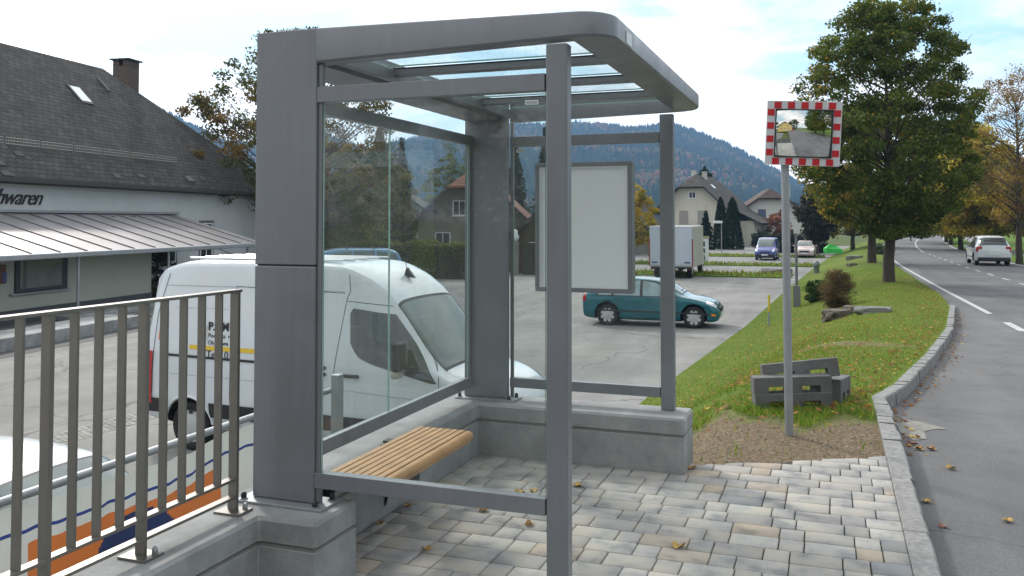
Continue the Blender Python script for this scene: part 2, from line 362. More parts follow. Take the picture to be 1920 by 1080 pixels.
# road markings
M_mark = mat('road_paint', (.52, .53, .54), .8, var=.35, vs_=14, detail=8)
def stripe(name, ys, xf, wd, label=None):
    V = []; F = []
    for y in ys: V += [(xf(y)-wd/2, y, zroad(y)+.006), (xf(y)+wd/2, y, zroad(y)+.006)]
    for i in range(len(ys)-1): F.append((2*i, 2*i+1, 2*i+3, 2*i+2))
    return struct(npmesh(name, V, F, M_mark))
stripe('edge_line', arange(23.5, 220, 1.0), lambda y: xcen(y)-3.1, .13)
for k in range(5): stripe('entry_dash', [19.6-k*3.4, 21.4-k*3.4], lambda y: xcen(y)-3.1, .16)
for k in range(26): stripe('centre_dash', [-18+k*3.6+j*.5 for j in range(4)], xcen, .11)
stripe('centre_line', arange(78, 130, 1.5), xcen, .13)
stripe('far_edge_line', arange(20, 220, 1.5), lambda y: xcen(y)+3.15, .12)
# pale sand spill on the asphalt
sp_ = MB(); pts = [(1672, 782), (1700, 783), (1735, 788), (1776, 802), (1750, 803), (1733, 808), (1738, 822), (1712, 824), (1690, 812), (1682, 796)]
pv = [at(a, b, -.11) for a, b in pts]; sp_.add([(p.x, p.y, zroad(p.y)+.004) for p in pv], [tuple(range(len(pv)))])
struct(sp_.build('sand_spill', mat('sand', (.24, .235, .21), .95, var=.4, vs_=20)))

# grass strips in the parking lot
rs = np.random.default_rng(3)
def blades(name, pts, hgt, wid, cols, label, leaf=False, m=None):
    n = len(pts); P = np.array(pts, np.float32); ang = rs.uniform(0, 2*np.pi, n); lean = rs.normal(0, .35, (n, 2))
    h = hgt*rs.uniform(.5, 1.3, n); wv = wid*rs.uniform(.6, 1.3, n)
    dx = np.stack([np.cos(ang)*wv, np.sin(ang)*wv, np.zeros(n)], 1)
    tip = np.stack([lean[:, 0]*h, lean[:, 1]*h, h], 1)
    V = np.concatenate([P-dx, P+dx, P+tip], 1).reshape(-1, 3); F = np.arange(3*n).reshape(-1, 3)
    cc = np.array(cols)[rs.integers(0, len(cols), n)]*rs.uniform(.7, 1.25, (n, 1))
    o = npmesh(name, V, F, m or M_leaf, col=cc); tag(o, label, 'grass', kind='stuff'); return o
GC = [(.14, .25, .03), (.18, .29, .035), (.11, .19, .022), (.22, .28, .045), (.27, .26, .07)]
def strip(y0, y1, x0, x1):
    st = MB(); st.box((x0, y0, PK-.02), (x1, y1, PK+.07)); struct(st.build('grass_strip', M_lawn, bevel=.03))
    n = int((x1-x0)*(y1-y0)*26)
    return [(rs.uniform(x0, x1), rs.uniform(y0-.15, y1+.15), PK+.06) for _ in range(n)]
gp = []
gp += strip(51, 54.5, -24, -2.2); gp += strip(64, 66.5, -24, -1.3); gp += strip(80, 83, -16, -.6)
blades('strip_grass', gp, .22, .05, GC+[(.2, .12, .04)], 'tufted grass on the strips between the far parking bays')
# bank grass
pts = []
for _ in range(150000):
    u = rs.random(); y = 5.9+ (u**1.7)*42
    a, b = xpark(y)+.0, xkerb(y)-.03; x = rs.uniform(a, b)
    if dirtf(x, y) > .25 and rs.random() > .012: continue
    if x > -1 and y < 5.95+.55*(x+.88)+.08: continue
    if -2.62 < x < -.86 and y < 6.02: continue
    pts.append((x, y, zbank(x, y)-.015))
blades('grass', pts, .055, .006, GC+[(.13, .2, .03), (.11, .2, .03)], 'short green grass covering the bank beside the road')
# leaf litter on the bank
def litter(name, pts, size, label, cols):
    n = len(pts); P = np.array(pts, np.float32); ang = rs.uniform(0, 2*np.pi, n); s_ = size*rs.uniform(.5, 1.2, n)
    c, s = np.cos(ang)*s_, np.sin(ang)*s_; t = rs.uniform(-.4, .5, (n, 4))*s_[:, None]
    Q = np.stack([np.stack([c, s, t[:, 0]], 1), np.stack([-s*.7, c*.7, t[:, 1]], 1), np.stack([-c, -s, t[:, 2]], 1), np.stack([s*.7, -c*.7, t[:, 3]], 1)], 1)+P[:, None, :]
    cc = np.array(cols)[rs.integers(0, len(cols), n)]*rs.uniform(.6, 1.2, (n, 1))
    return tag(npmesh(name, Q.reshape(-1, 3), np.arange(4*n).reshape(-1, 4), M_leaf, col=cc), label, 'leaves', kind='stuff')
LC = [(.34, .15, .04), (.42, .22, .05), (.24, .09, .03), (.55, .40, .07), (.2, .09, .04), (.3, .12, .04)]
lp = []
for _ in range(6000):
    y = 6.3+rs.random()**1.4*34; x = rs.uniform(xpark(y)+.4, xkerb(y)-.1)
    if rs.random() < .35: x = xkerb(y)-abs(rs.normal(0, .5)) if rs.random() < .5 else rs.normal(-.6, .6)
    x = min(x, xkerb(y)-.05)
    if y < 7.9 and rs.random() < .88: continue
    if y < 7: continue
    if x < xpark(y): continue
    lp.append((x, y, zbank(x, y)+.03))
litter('leaf_litter', lp, .028, 'scattered yellow and brown leaves lying in the bank grass', LC)
lp = []
for _ in range(260):
    y = 7+rs.random()*16; lp.append((xkerb(y)+.14+abs(rs.normal(0, .12)), y, zroad(y)+.012))
for k in range(70):
    y = 10+rs.random()*40; lp.append((rs.uniform(-14, xpark(y)), y, PK+.015))
litter('gutter_leaves', lp, .026, 'small dry leaves gathered along the gutter and on the parking asphalt', LC)
# gravel crumbs on the dirt patch
n = 2600; P = []
while len(P) < n:
    x, y = rs.uniform(-1.2, .3), rs.uniform(5.9, 7.8)
    if y > 5.9+.55*(x+.9): P.append((x, y, zbank(x, y)-.028))
P = np.array(P); s = (.003+.008*rs.random(n)**3)[:, None]; T = np.array([(1, 0, 0), (-.5, .9, 0), (-.5, -.9, 0), (0, 0, 1.2)])
V = (P[:, None, :]+T[None]*s[:, None]*rs.uniform(.6, 1.4, (n, 4, 1))).reshape(-1, 3)
F = (np.arange(n)[:, None, None]*4+np.array([(0, 1, 3), (1, 2, 3), (2, 0, 3)])[None]).reshape(-1, 3)
tag(npmesh('gravel', V, F, M_leaf, col=np.repeat(np.array([(.33, .31, .27)])*rs.uniform(.5, 1.3, (n, 1)), 3, 0)), 'small pebbles scattered over the bare soil patch', 'gravel', kind='stuff')

# ------------------------------------------------------------------ paving stones
M_joint = mat('joint_sand', (.05, .048, .044), .95)
jb = MB(); poly = [(-2.3, -6), (.33, -6), (.33, 6.53), (-.88, 5.86), (-2.3, 5.7)]
jb.prism(poly, 'z', -.2, -.014); struct(jb.build('paving_bed', M_joint))
def pave_mat():
    m = bpy.data.materials.new('paving_stone'); m.use_nodes = True; t = m.node_tree; p = t.nodes['Principled BSDF']; p.inputs['Roughness'].default_value = .8
    g = N(t, 'ShaderNodeNewGeometry'); pos = g.outputs['Position']; a = N(t, 'ShaderNodeAttribute', attribute_name='Col')
    n1 = N(t, 'ShaderNodeTexNoise'); n1.inputs['Scale'].default_value = 6; n1.inputs['Detail'].default_value = 5; L(t, pos, n1.inputs['Vector'])
    n2 = N(t, 'ShaderNodeTexNoise'); n2.inputs['Scale'].default_value = 160; n2.inputs['Detail'].default_value = 3; L(t, pos, n2.inputs['Vector'])
    c = MIXC(t, 1.0, a.outputs[0], RAMP(t, n1.outputs[0], [(.33, (.60, .62, .65)), (.46, (.90, .90, .90)), (.56, (1.03, 1.0, .96)), (.70, (1.12, 1.04, .92))]), 'MULTIPLY')
    c = MIXC(t, .45, c, RAMP(t, n2.outputs[0], [(.3, .7), (.7, 1.25)]), 'MULTIPLY')
    L(t, c, p.inputs['Base Color']); b = N(t, 'ShaderNodeBump'); b.inputs['Strength'].default_value = .25; b.inputs['Distance'].default_value = .004
    L(t, n2.outputs[0], b.inputs['Height']); L(t, b.outputs[0], p.inputs['Normal']); return m
PV = []; PF = []; PCc = []
PCOL = [(.375, .37, .355), (.405, .40, .38), (.345, .34, .33), (.375, .365, .35), (.31, .305, .295), (.40, .345, .28), (.35, .34, .32), (.22, .23, .245), (.39, .345, .295)]
PW = [7, 6, 6, 5, 2.2, .7, 5, .4, .9]
RH = .158
row = 0; y = -1.5
while y < 6.5:
    x = -2.3-rnd.choice([0, .06, .12, .17, .23, .3])
    lastshort = rnd.random() < .5
    while x < .33:
        ln = .121 if (not lastshort and rnd.random() < .93) else .238
        lastshort = ln < .2
        x0, x1 = max(x, -2.3), min(x+ln, .33); x += ln
        if x1-x0 < .03: continue
        y0, y1 = y, y+RH
        lf = lambda q: 5.86+.55*(q+.88) if q > -.93 else 5.72
        ya_, yb_ = min(y1, lf(x0)), min(y1, lf(x1))
        if x0 < -.93 < x1: ya_ = yb_
        if min(ya_, yb_)-y0 < .02: continue
        g = .0024+rnd.random()*.0012; bv = .006; h = rnd.uniform(-.0015, .0015)
        o = len(PV)
        c = rnd.choices(PCOL, PW)[0]; k = rnd.uniform(.92, 1.08); c = tuple(v*k for v in c)
        jit = [rnd.uniform(-.0012, .0012) for _ in range(4)]
        PV += [(x0+g, y0+g, -.02), (x1-g, y0+g, -.02), (x1-g, yb_-g, -.02), (x0+g, ya_-g, -.02),
               (x0+g, y0+g, -.005+h), (x1-g, y0+g, -.005+h), (x1-g, yb_-g, -.005+h), (x0+g, ya_-g, -.005+h),
               (x0+g+bv, y0+g+bv, h+jit[0]), (x1-g-bv, y0+g+bv, h+jit[1]), (x1-g-bv, yb_-g-bv, h+jit[2]), (x0+g+bv, ya_-g-bv, h+jit[3])]
        fs = [(8, 9, 10, 11)]+[(i, (i+1) % 4, 4+(i+1) % 4, 4+i) for i in range(4)]+[(4+i, 4+(i+1) % 4, 8+(i+1) % 4, 8+i) for i in range(4)]
        PF += [tuple(o+i for i in f) for f in fs]; PCc += [c]*len(fs)
    y += RH; row += 1
struct(npmesh('paving', PV, PF, pave_mat(), col=PCc))

# ------------------------------------------------------------------ granite kerb
M_gran = mat('granite', (.28, .28, .275), .85, var=.3, vs_=30, bump=.6, bs=70, stain=.2)
kroot = empty('kerb', 'pale granite kerb running along the paving and the grass bank', 'kerb')
y = -3.0; kn = 0
while y < 25:
    ln = 1.0 if y < 6.2 else (.28 if y < 10.5 else .42); y1 = y+ln-.008
    g = MB(); wd = .125+rnd.uniform(-.006, .008)
    if y < 6.6: zt = lambda q: .002
    else: zt = lambda q: ztop_bank(q)+.015+rnd.uniform(-.008, .008)
    n = max(2, int(ln/.1)); rows = []
    for i in range(n+1):
        q = y+(y1-y)*i/n; xk = xkerb(q); j = rnd.uniform(-.005, .005); z = zt(q)
        rows.append([(xk, q, z-.3), (xk, q, z-.006), (xk+.008, q, z), (xk+wd-.012+j, q, z+rnd.uniform(-.003, .003)), (xk+wd+j, q, z-.014), (xk+wd+.012+j, q, z-.3)])
    vs_l = [p for r_ in rows for p in r_]; fs = []
    for i in range(n):
        for k in range(5): a = i*6+k; fs.append((a, a+1, a+7, a+6))
    fs += [tuple(range(6))[::-1], tuple(n*6+k for k in range(6))]
    g.add(vs_l, fs); g.build('kerbstone', M_gran, kroot); y += ln; kn += 1
#--PART2--
# ------------------------------------------------------------------ concrete parapet
WT = .345
L_poly = [(-2.6, -3), (-2.3, -3), (-2.3, 3.16), (-2.02, 3.16), (-2.02, 3.5), (-2.3, 3.5), (-2.3, 5.61), (-.89, 5.61), (-.89, 5.97), (-2.6, 5.97)]
def inset(poly, d):  # shrink an axis-aligned polygon
    out = []; n = len(poly)
    for i in range(n):
        p0, p1, p2 = Vector(poly[i-1]), Vector(poly[i]), Vector(poly[(i+1) % n])
        a = (p1-p0).normalized(); b = (p2-p1).normalized(); na = Vector((-a.y, a.x)); nb = Vector((-b.y, b.x))
        out.append(tuple(p1+(na+nb)*d))
    return out
wall = empty('parapet_wall', 'low grey concrete parapet wall round the back of the bus shelter', 'wall')
a = MB(); a.prism(L_poly, 'z', .232, WT); a.build('wall_cap', M_concrete, wall, bevel=.014, seg=1)
a = MB(); a.prism(inset(L_poly, .006), 'z', .225, .236); a.build('joint_groove', mat('concrete_shadow_joint', (.2, .2, .19), .95), wall)
a = MB(); a.prism(inset(L_poly, .002), 'z', -1.75, .225); a.build('wall_body', M_concrete, wall, bevel=.006, seg=1)

# ------------------------------------------------------------------ bus shelter
Y0, Y1 = 3.345, 5.77
XB, XFN, XP, PWD = -2.47, -2.15, -1.08, .09
sh = empty('bus_shelter', 'grey metal and glass bus shelter standing on the paving and parapet', 'bus shelter', (-1.7, 4.5, 0))
SL = Vector((-1.7, 4.5, 0))
def shp(name, mb, mats, parent=sh, bevel=.003):
    o = mb.build(name, mats, parent, bevel=bevel); 
    if parent is sh: o.matrix_parent_inverse = Matrix.Translation(-SL)
    return o
for yy in (Y0, Y1):
    a = MB(); zm = 1.40
    
    if yy == Y0: a.box((XB, yy, WT+.014), (XFN, yy+.06, zm-.003)); a.box((XB, yy, zm+.003), (XFN, yy+.06, 2.462))
    else: a.box((XB, yy, WT+.014), (XFN, yy+.06, 2.462))
    a.box((XB+.01, yy+.006, WT+.016), (XFN-.01, yy+.054, 2.455), 1)
    f = shp('corner_column', a, [M_fin, M_dark], bevel=.005)
    p = MB(); p.box((XB-.05, yy-.06, WT), (XFN+.075, yy+.11, WT+.012)); bp = p.build('base_plate', M_galv, f, bevel=.002)
    for bx, by in ((XB-.02, yy-.035), (XFN+.03, yy-.035), (XFN+.045, yy+.08), (XB-.02, yy+.08)):
        b = MB(); b.tube([(bx, by, WT+.012), (bx, by, WT+.016)], .02, 12, 1); b.tube([(bx, by, WT+.016), (bx, by, WT+.034), (bx, by, WT+.042)], [.013, .013, .006], 8, 0, smooth=False)
        o = b.build('bolt', [M_black, M_galv], f)
for yy, zb in ((Y0+.005, 0.0), (Y1+.06, WT)):
    a = MB(); a.box((XP, yy, zb), (XP+PWD, yy+.065, 2.315)); shp('post', a, M_fin, bevel=.006)
# side rails and glass
def pane(name, a, b, axis, parent=sh, gm=None):
    m = MB(); m.box(a, b)
    # faces order: bottom, top, -y, +x, +y, -x ; make large faces glass and the rest edge
    big = {'x': (3, 5), 'y': (2, 4), 'z': (0, 1)}[axis]
    m.m = [0 if i in big else 1 for i in range(6)]
    o = m.build(name, [gm or M_glass, M_edge], parent)
    if parent is sh: o.matrix_parent_inverse = Matrix.Translation(-SL)
    return o
for yy in (Y0+.002, Y1+.062):
    for z0, z1 in ((.427, .494), (2.127, 2.197)):
        a = MB(); a.box((XFN+.001, yy, z0), (XP-.004, yy+.05, z1)); a.box((XP-.004, yy+.004, z0+.002), (XP, yy+.046, z1-.002), 1)
        shp('rail', a, [M_fin, M_dark])
    a = MB(); a.box((XFN+.0005, yy+.012, WT), (XFN+.022, yy+.038, 2.3)); shp('glazing_bar', a, M_fin2)
    pane('glass_pane', (XFN+.024, yy+.02, .490), (XP-.008, yy+.028, 2.131), 'y')
# back wall
for z0, z1 in ((.425, .4915), (2.14, 2.207)):
    a = MB(); a.box((XB+.012, Y0+.061, z0), (XB+.06, Y1-.001, z1)); shp('back_rail', a, M_fin2)
a = MB(); a.box((XB+.058, Y0+.062, .4917), (XB+.046, Y1-.002, .497)); shp('gasket', a, M_galv, bevel=0)
for ya, yb in ((Y0+.061, Y0+.085), (Y1-.025, Y1-.001)):
    a = MB(); a.box((XB+.018, ya, .492), (XB+.052, yb, 2.139)); shp('glazing_bar', a, M_fin2)
pane('glass_pane', (XB+.03, Y0+.087, .488), (XB+.038, 4.566, 2.142), 'x')
pane('glass_pane', (XB+.03, 4.574, .488), (XB+.038, Y1-.027, 2.142), 'x')
# roof ring
def ring():
    V = []; F = []
    def zt(x): return 2.462-.026*(x+2.15)/1.34
    def zb(x): return 2.303+.034*(x+2.15)/1.34
    XO = -.81; r = .15; yn, yf = Y0-.008, Y1+.15
    st = [((-2.149+(XO-r+2.149)*i/6, yn), (-2.149+(XO-.17+2.149)*i/6, yn+.085)) for i in range(7)]
    for k in range(1, 9): t = math.pi/2*k/8; st.append(((XO-r+r*math.sin(t), yn+r-r*math.cos(t)), (XO-.17, yn+.085+.002*k)))
    for k in range(1, 7): q = yn+r+(yf-yn-2*r)*k/6; st.append(((XO, q), (XO-.17, q)))
    for k in range(1, 9): t = math.pi/2*k/8; st.append(((XO-r+r*math.cos(t), yf-r+r*math.sin(t)), (XO-.17, yf-.085-.002*(8-k))))
    for i in range(1, 7): st.append(((XO-r-(XO-r+2.149)*i/6, yf), (XO-.17-(XO-.17+2.149)*i/6, yf-.085)))
    for (ox, oy), (ix, iy) in st:
        d = Vector((ox-ix, oy-iy)); d.normalize(); e = .012
        V += [(ox, oy, zb(ox)+.01), (ox, oy, zt(ox)-e), (ox-d.x*e*.4, oy-d.y*e*.4, zt(ox)-e*.3), (ox-d.x*e, oy-d.y*e, zt(ox)), (ix, iy, zt(ix)), (ix, iy, zb(ix)), (ox-d.x*.01, oy-d.y*.01, zb(ox))]
    n = 7
    for i in range(len(st)-1):
        for k in range(n): F.append((i*n+k, i*n+(k+1) % n, (i+1)*n+(k+1) % n, (i+1)*n+k))
    m = MB(); m.add(V, F, 0); m.add(V[:n], [tuple(range(n))]); m.add(V[-n:], [tuple(range(n))[::-1]]); return m
rg = shp('roof_frame', ring(), M_fin, bevel=0)
for p in rg.data.polygons: p.use_smooth = True
rg.data.set_sharp_from_angle(angle=R(30)) if hasattr(rg.data, 'set_sharp_from_angle') else None
a = MB(); a.box((XB+.02, Y0+.061, 2.312), (-2.19, Y1-.001, 2.445)); shp('back_beam', a, M_fin2)
a = MB(); a.box((-2.16, Y0+.08, 2.325), (-2.12, Y1+.05, 2.385)); shp('gutter', a, M_fin2)
ys = [Y0+.06, 4.06, 4.66, 5.26, Y1+.035]
for i, q in enumerate(ys[1:-1]):
    a = MB(); a.box((-2.17, q-.032, 2.352), (-.982, q+.032, 2.386)); a.box((-2.17, q-.036, 2.3865), (-.982, q+.036, 2.392), 1); shp('roof_beam', a, [M_fin2, M_dark])
for i in range(4):
    pane('roof_pane', (-2.15, ys[i]+.045, 2.394), (-.985, ys[i+1]-.045, 2.402), 'z', gm=M_roofglass)
a = MB(); a.box((-.8095, 3.62, 2.352), (-.8065, 3.72, 2.405)); shp('label_plate', a, M_white, bevel=0)
p = aty(997, 192, 3.36); a = MB(); a.box((p.x-.028, 3.359, p.z-.009), (p.x+.028, 3.362, p.z+.009)); a.box((p.x-.024, 3.3575, p.z-.005), (p.x+.024, 3.359, p.z+.005), 1); shp('sticker', a, [M_white, M_galv], bevel=0)
p = aty(975, 283, 5.848); a = MB(); a.box((p.x-.03, 5.846, p.z-.012), (p.x+.03, 5.8485, p.z+.012)); shp('sticker', a, mat('sticker', (.55, .56, .5), .5), bevel=0)

n_ = 150; mp0 = np.stack([rs.uniform(XB+.01, XFN-.005, n_), rs.uniform(Y0+.003, Y0+.057, n_), 2.461+.006*rs.random(n_)**2], 1)
mo = blades('moss', mp0, .016, .004, [(.06, .06, .03), (.10, .08, .04)], 'moss and debris on top of the near corner column')
# poster case
pc = empty('poster_case', 'blank white poster board in a grey frame on the far glass of the shelter', 'poster case', (-1.59, 5.75, 1.125))
x0, x1, z0, z1, ya, yb = -1.93, -1.25, 1.115, 2.0, 5.742, 5.845
a = MB(); t = .03
for q in (((x0, ya, z0), (x1, yb, z0+t)), ((x0, ya, z1-t), (x1, yb, z1)), ((x0, ya, z0+t), (x0+t, yb, z1-t)), ((x1-t, ya, z0+t), (x1, yb, z1-t))): a.box(*q)
a.build('frame', M_fin, pc, bevel=.003).matrix_parent_inverse = Matrix.Translation((1.59, -5.75, -1.125))
a = MB(); a.box((x0+t, ya+.016, z0+t), (x1-t, yb-.01, z1-t)); a.build('board', M_poster, pc).matrix_parent_inverse = Matrix.Translation((1.59, -5.75, -1.125))
a = MB(); t2 = t+.012
for q in (((x0+t, ya+.006, z0+t), (x1-t, ya+.014, z0+t2)), ((x0+t, ya+.006, z1-t2), (x1-t, ya+.014, z1-t)), ((x0+t, ya+.006, z0+t2), (x0+t2, ya+.014, z1-t2)), ((x1-t2, ya+.006, z0+t2), (x1-t, ya+.014, z1-t2))): a.box(*q)
a.build('inner_trim', M_white, pc).matrix_parent_inverse = Matrix.Translation((1.59, -5.75, -1.125))

# bench
bn = empty('bench', 'slatted light wood bench fixed to the parapet inside the shelter', 'bench', (-2.02, 4.0, .39))
pin = Matrix.Translation((2.02, -4.0, -.39))
bx0, bx1, by0, by1 = -2.185, -1.86, 3.47, 4.47
wsl = (bx1-bx0)/8
for i in range(8):
    a = MB(); l = bx0+i*wsl
    if i < 7: a.box((l, by0, .41), (l+wsl-.0065, by1, .45)); o = a.build('slat', M_wood, bn, bevel=.004)
    else:
        r = .022; pr = [(l, .385), (l+wsl-.02, .385)]+[(bx1-r+r*math.cos(t), .428-.004+(r)*math.sin(t)) for t in np.linspace(-1.1, math.pi/2, 8)]+[(l, .4465)]
        a.prism(pr, 'y', by0, by1); o = a.build('slat', M_wood, bn, bevel=.002)
    o.matrix_parent_inverse = pin
for q in (3.62, 4.28):
    a = MB(); a.box((-2.3, q-.03, .40), (-1.9, q+.03, .409)); a.prism([(-2.298, .05), (-2.298, .40), (-1.93, .40), (-1.93, .385), (-2.2, .36)], 'y', q-.006, q+.006)
    a.build('bracket', M_black, bn).matrix_parent_inverse = pin
a = MB(); a.box((-2.29, 4.2, .2), (-2.11, 4.32, .4)); a.build('mount', M_black, bn, bevel=.003).matrix_parent_inverse = pin

# steel railing
FX = -2.44; rl = empty('railing', 'brushed stainless steel railing on the near parapet beside the shelter', 'railing', (FX, 1.5, WT))
rp = Matrix.Translation((-FX, -1.5, -WT))
def rb(n, mb, m, par=rl, bevel=.0015):
    o = mb.build(n, m, par, bevel=bevel)
    if par is rl: o.matrix_parent_inverse = rp
    return o
a = MB(); a.box((FX-.024, -.3, 1.29), (FX+.024, 3.19, 1.302)); rb('handrail', a, M_steel)
a = MB(); a.box((FX-.02, -.3, .482), (FX+.02, 3.17, .494)); rb('lower_rail', a, M_steel)
a = MB(); a.box((FX-.02, -.3, .405), (FX+.02, 3.17, .417)); rb('lower_rail', a, M_steel)
for i in range(31):
    y = 3.172-i*.1075
    if i in (0, 5, 9, 14, 19, 24, 29):
        a = MB(); a.box((FX-.021, y-.009, WT+.01), (FX+.021, y+.009, 1.29)); p = rb('post', a, M_steel)
        a = MB(); a.box((FX-.065, y-.05, WT), (FX+.065, y+.05, WT+.01)); q = rb('base_plate', a, M_steel, p)
        for dx in (-.04, .04):
            b = MB(); b.tube([(FX+dx, y+.028, WT+.01), (FX+dx, y+.028, WT+.022), (FX+dx, y+.028, WT+.034)], [.011, .011, .006], 8, smooth=False); rb('bolt', b, M_galv, p, 0)
    else:
        a = MB(); a.box((FX-.018, y-.005, .494), (FX+.018, y+.005, 1.29)); rb('baluster', a, M_steel, bevel=.001)

# pipe barrier with banner behind the parapet
pr_ = empty('pipe_barrier', 'galvanised pipe barrier standing behind the parapet above the parking lot', 'barrier', (-3.1, 3, PK))
ppi = Matrix.Translation((3.1, -3, -PK))
a = MB(); a.tube([(-3.1, -1, .47), (-3.1, 2, .485), (-3.1, 5.0, .49)], .019, 12); a.build('pipe', M_galv, pr_).matrix_parent_inverse = ppi
for q in (5.0, 1.4):
    a = MB(); a.box((-3.07, q-.03, PK), (-3.01, q+.03, .60)); a.build('post', M_galv, pr_, bevel=.004).matrix_parent_inverse = ppi
ny, nzz = 240, 76; V = []; F = []; col = []
yA, yB = 1.3, 4.93
WHT, BLU, ORG, DBL = (.74, .77, .86), (.03, .07, .33), (.72, .22, .07), (.03, .05, .17)
for i in range(ny+1):
    y = yA+(yB-yA)*i/ny; sag = .02+.006*math.sin(i*.35)**2+.035*math.sin((y-1.2)*2.1)**2
    for j in range(nzz+1):
        d = 1.14*j/nzz; x = -3.12+.018*math.sin(y*9+d*3)+.03*math.sin(y*3.1+d*5)*d+.01*math.sin(y*31)*math.exp(-d*3)
        V.append((x, y, .465-sag-d))
for i in range(ny):
    for j in range(nzz):
        a_ = i*(nzz+1)+j; F.append((a_, a_+1, a_+nzz+2, a_+nzz+1))
        y = yA+(yB-yA)*(i+.5)/ny; d = 1.14*(j+.5)/nzz
        c = WHT
        if (.105 < d < .125 and y < 4.84) or (4.82 < y < 4.84 and .105 < d < .8) or (.78 < d < .8 and y < 4.84): c = BLU
        if 2.73 < y < 3.96 and .165 < d < .62: c = ORG
        dc = math.hypot(y-3.36, (d-.46))
        if .165 < d < .62 and (dc < .27 or (d > .30 and 2.85 < y < 3.36 and d > .30+(3.36-y)*.55)): c = DBL
        col.append(c)
tag(npmesh('banner', V, F, mat('banner_vinyl', attr=True, rough=.45, trans=.15), col=col, smooth=True), 'white plastic banner with orange and dark blue print hung below the pipe barrier', 'banner')

# fallen leaves as single things
def leafmesh(seed):
    r = random.Random(seed); pts = []; n = 26
    for i in range(n):
        t = 2*math.pi*i/n; lob = .62+.38*abs(math.cos(2.5*t))**.8; rr = .045*lob*(1+.15*r.uniform(-1, 1)); rr *= (1 if math.cos(t) > -.8 else .7)
        x, y = rr*math.cos(t), rr*math.sin(t)*.85; pts.append((x, y, .004+9*(y*y)*r.uniform(.6, 1.6)+.006*r.random()+.01*max(0, math.cos(t*2+seed))))
    m = MB(); m.add([(0, 0, .003)]+pts, [(0, 1+i, 1+(i+1) % n) for i in range(n)])
    m.tube([(-.03, 0, .006), (-.06, .006, .01), (-.08, .012, .004)], .0012, 5); return m
lm = [mat('dry_leaf_a', (.34, .19, .06), .7, var=.4, vs_=60), mat('dry_leaf_b', (.46, .30, .08), .7, var=.4, vs_=60), mat('dry_leaf_c', (.22, .08, .04), .7, var=.4, vs_=60)]
LV = [(765, 949, 0, 0, 'brown curled leaf on the paving near the bench, right of the concrete block'), (905, 958, 0, 1, 'yellow leaf on the paving under the near bottom rail'), (712, 982, 0, 0, 'brown leaf beside the near concrete block'),
      (799, 1031, 0, 1, 'ochre leaf at the bottom of the paving left of the near post'), (1272, 1026, 0, 1, 'ochre leaf alone in the middle of the open paving'), (1296, 878, 0, 0, 'brown leaf at the end corner of the far parapet'),
      (1088, 869, 0, 2, 'dark red leaf at the foot of the far parapet'), (1083, 912, 0, 1, 'yellow leaf right behind the near post'), (1000, 921, 0, 1, 'small ochre leaf just left of the near post'), (975, 924, 0, 1, 'small yellow leaf just above the near bottom rail'), (992, 985, 0, 0, 'thin brown leaf below the near rail beside the post'),
      (1745, 842, 1, 0, 'orange brown leaf lying alone on the asphalt right of the kerb'), (1738, 943, 1, 1, 'tan leaf on the asphalt close to the granite kerb'), (1889, 979, 1, 1, 'tan leaf on the asphalt near the right edge of the photo'),
      (1712, 832, 1, 2, 'dark red leaf in the gutter by the kerb'), (1722, 842, 1, 0, 'brown leaf touching the kerb in the gutter'), (1782, 879, 1, 1, 'small yellow leaf on the grey asphalt lane'), (1768, 990, 1, 2, 'small dark leaf on the asphalt by the lower kerb'), (1676, 786, 1, 0, 'rust coloured leaf by the kerb bend')]
for i, (px, py, road_, mi, lab) in enumerate(LV):
    p = at(px, py, 0 if not road_ else -.11)
    if road_: p.z = zroad(p.y)+.003
    o = leafmesh(i).build('fallen_leaf', lm[mi]); o.location = p; o.rotation_euler = (0, 0, rnd.uniform(0, 6.2)); s = rnd.uniform(.6, .95); o.scale = (s, s, s)
    tag(o, lab, 'leaf', 'single fallen leaves on the ground')

# traffic mirror
mp_ = at(1480, 806, 0); mp_.z = zbank(mp_.x, mp_.y)-.04
mr = empty('traffic_mirror', 'convex traffic mirror with red and white frame on a grey pole', 'traffic mirror', mp_)
H = 2.55
a = MB(); a.tube([(0, 0, -.3), (-.012, 0, 2.0), (-.014, 0, 2.3)], .031, 20); a.build('pole', M_galv, mr)
mw, mh = .545, .49
hd = bpy.data.objects.new('mirror_head', None)
Rm = Matrix.Translation((.125, -.05, 2.275+.04)) @ Matrix.Rotation(R(9), 4, 'Z') @ Matrix.Rotation(R(2.6), 4, 'Y') @ Matrix.Rotation(R(5.5), 4, 'X')
t = .062
def hdb(n, mb, m, bevel=0):
    o = mb.build(n, m, mr, bevel=bevel); o.matrix_local = Rm; return o
a = MB()
for q in (((-mw/2, -.02, -mh/2), (mw/2, .03, -mh/2+t)), ((-mw/2, -.02, mh/2-t), (mw/2, .03, mh/2)), ((-mw/2, -.02, -mh/2+t), (-mw/2+t, .03, mh/2-t)), ((mw/2-t, -.02, -mh/2+t), (mw/2, .03, mh/2-t))): a.box(*q)
a.box((-mw/2+.01, .03, -mh/2+.01), (mw/2-.01, .05, mh/2-.01))
fr_ = hdb('frame', a, M_whiter, 0)
for i in range(5):
    u = -mw/2+t*.82+i*(mw-t*1.6-.05)/4
    for zc in (-mh/2, mh/2-t): a = MB(); a.box((u, -.0225, zc+.004), (u+.052, -.0202, zc+t-.008)); hdb('reflector', a, M_red)
for i in range(4):
    u = -mh/2+t+.01+i*(mh-2*t-.062)/3
    for xc in (-mw/2, mw/2-t): a = MB(); a.box((xc+.004, -.0225, u), (xc+t-.008, -.0202, u+.05)); hdb('reflector', a, M_red)
a = MB()
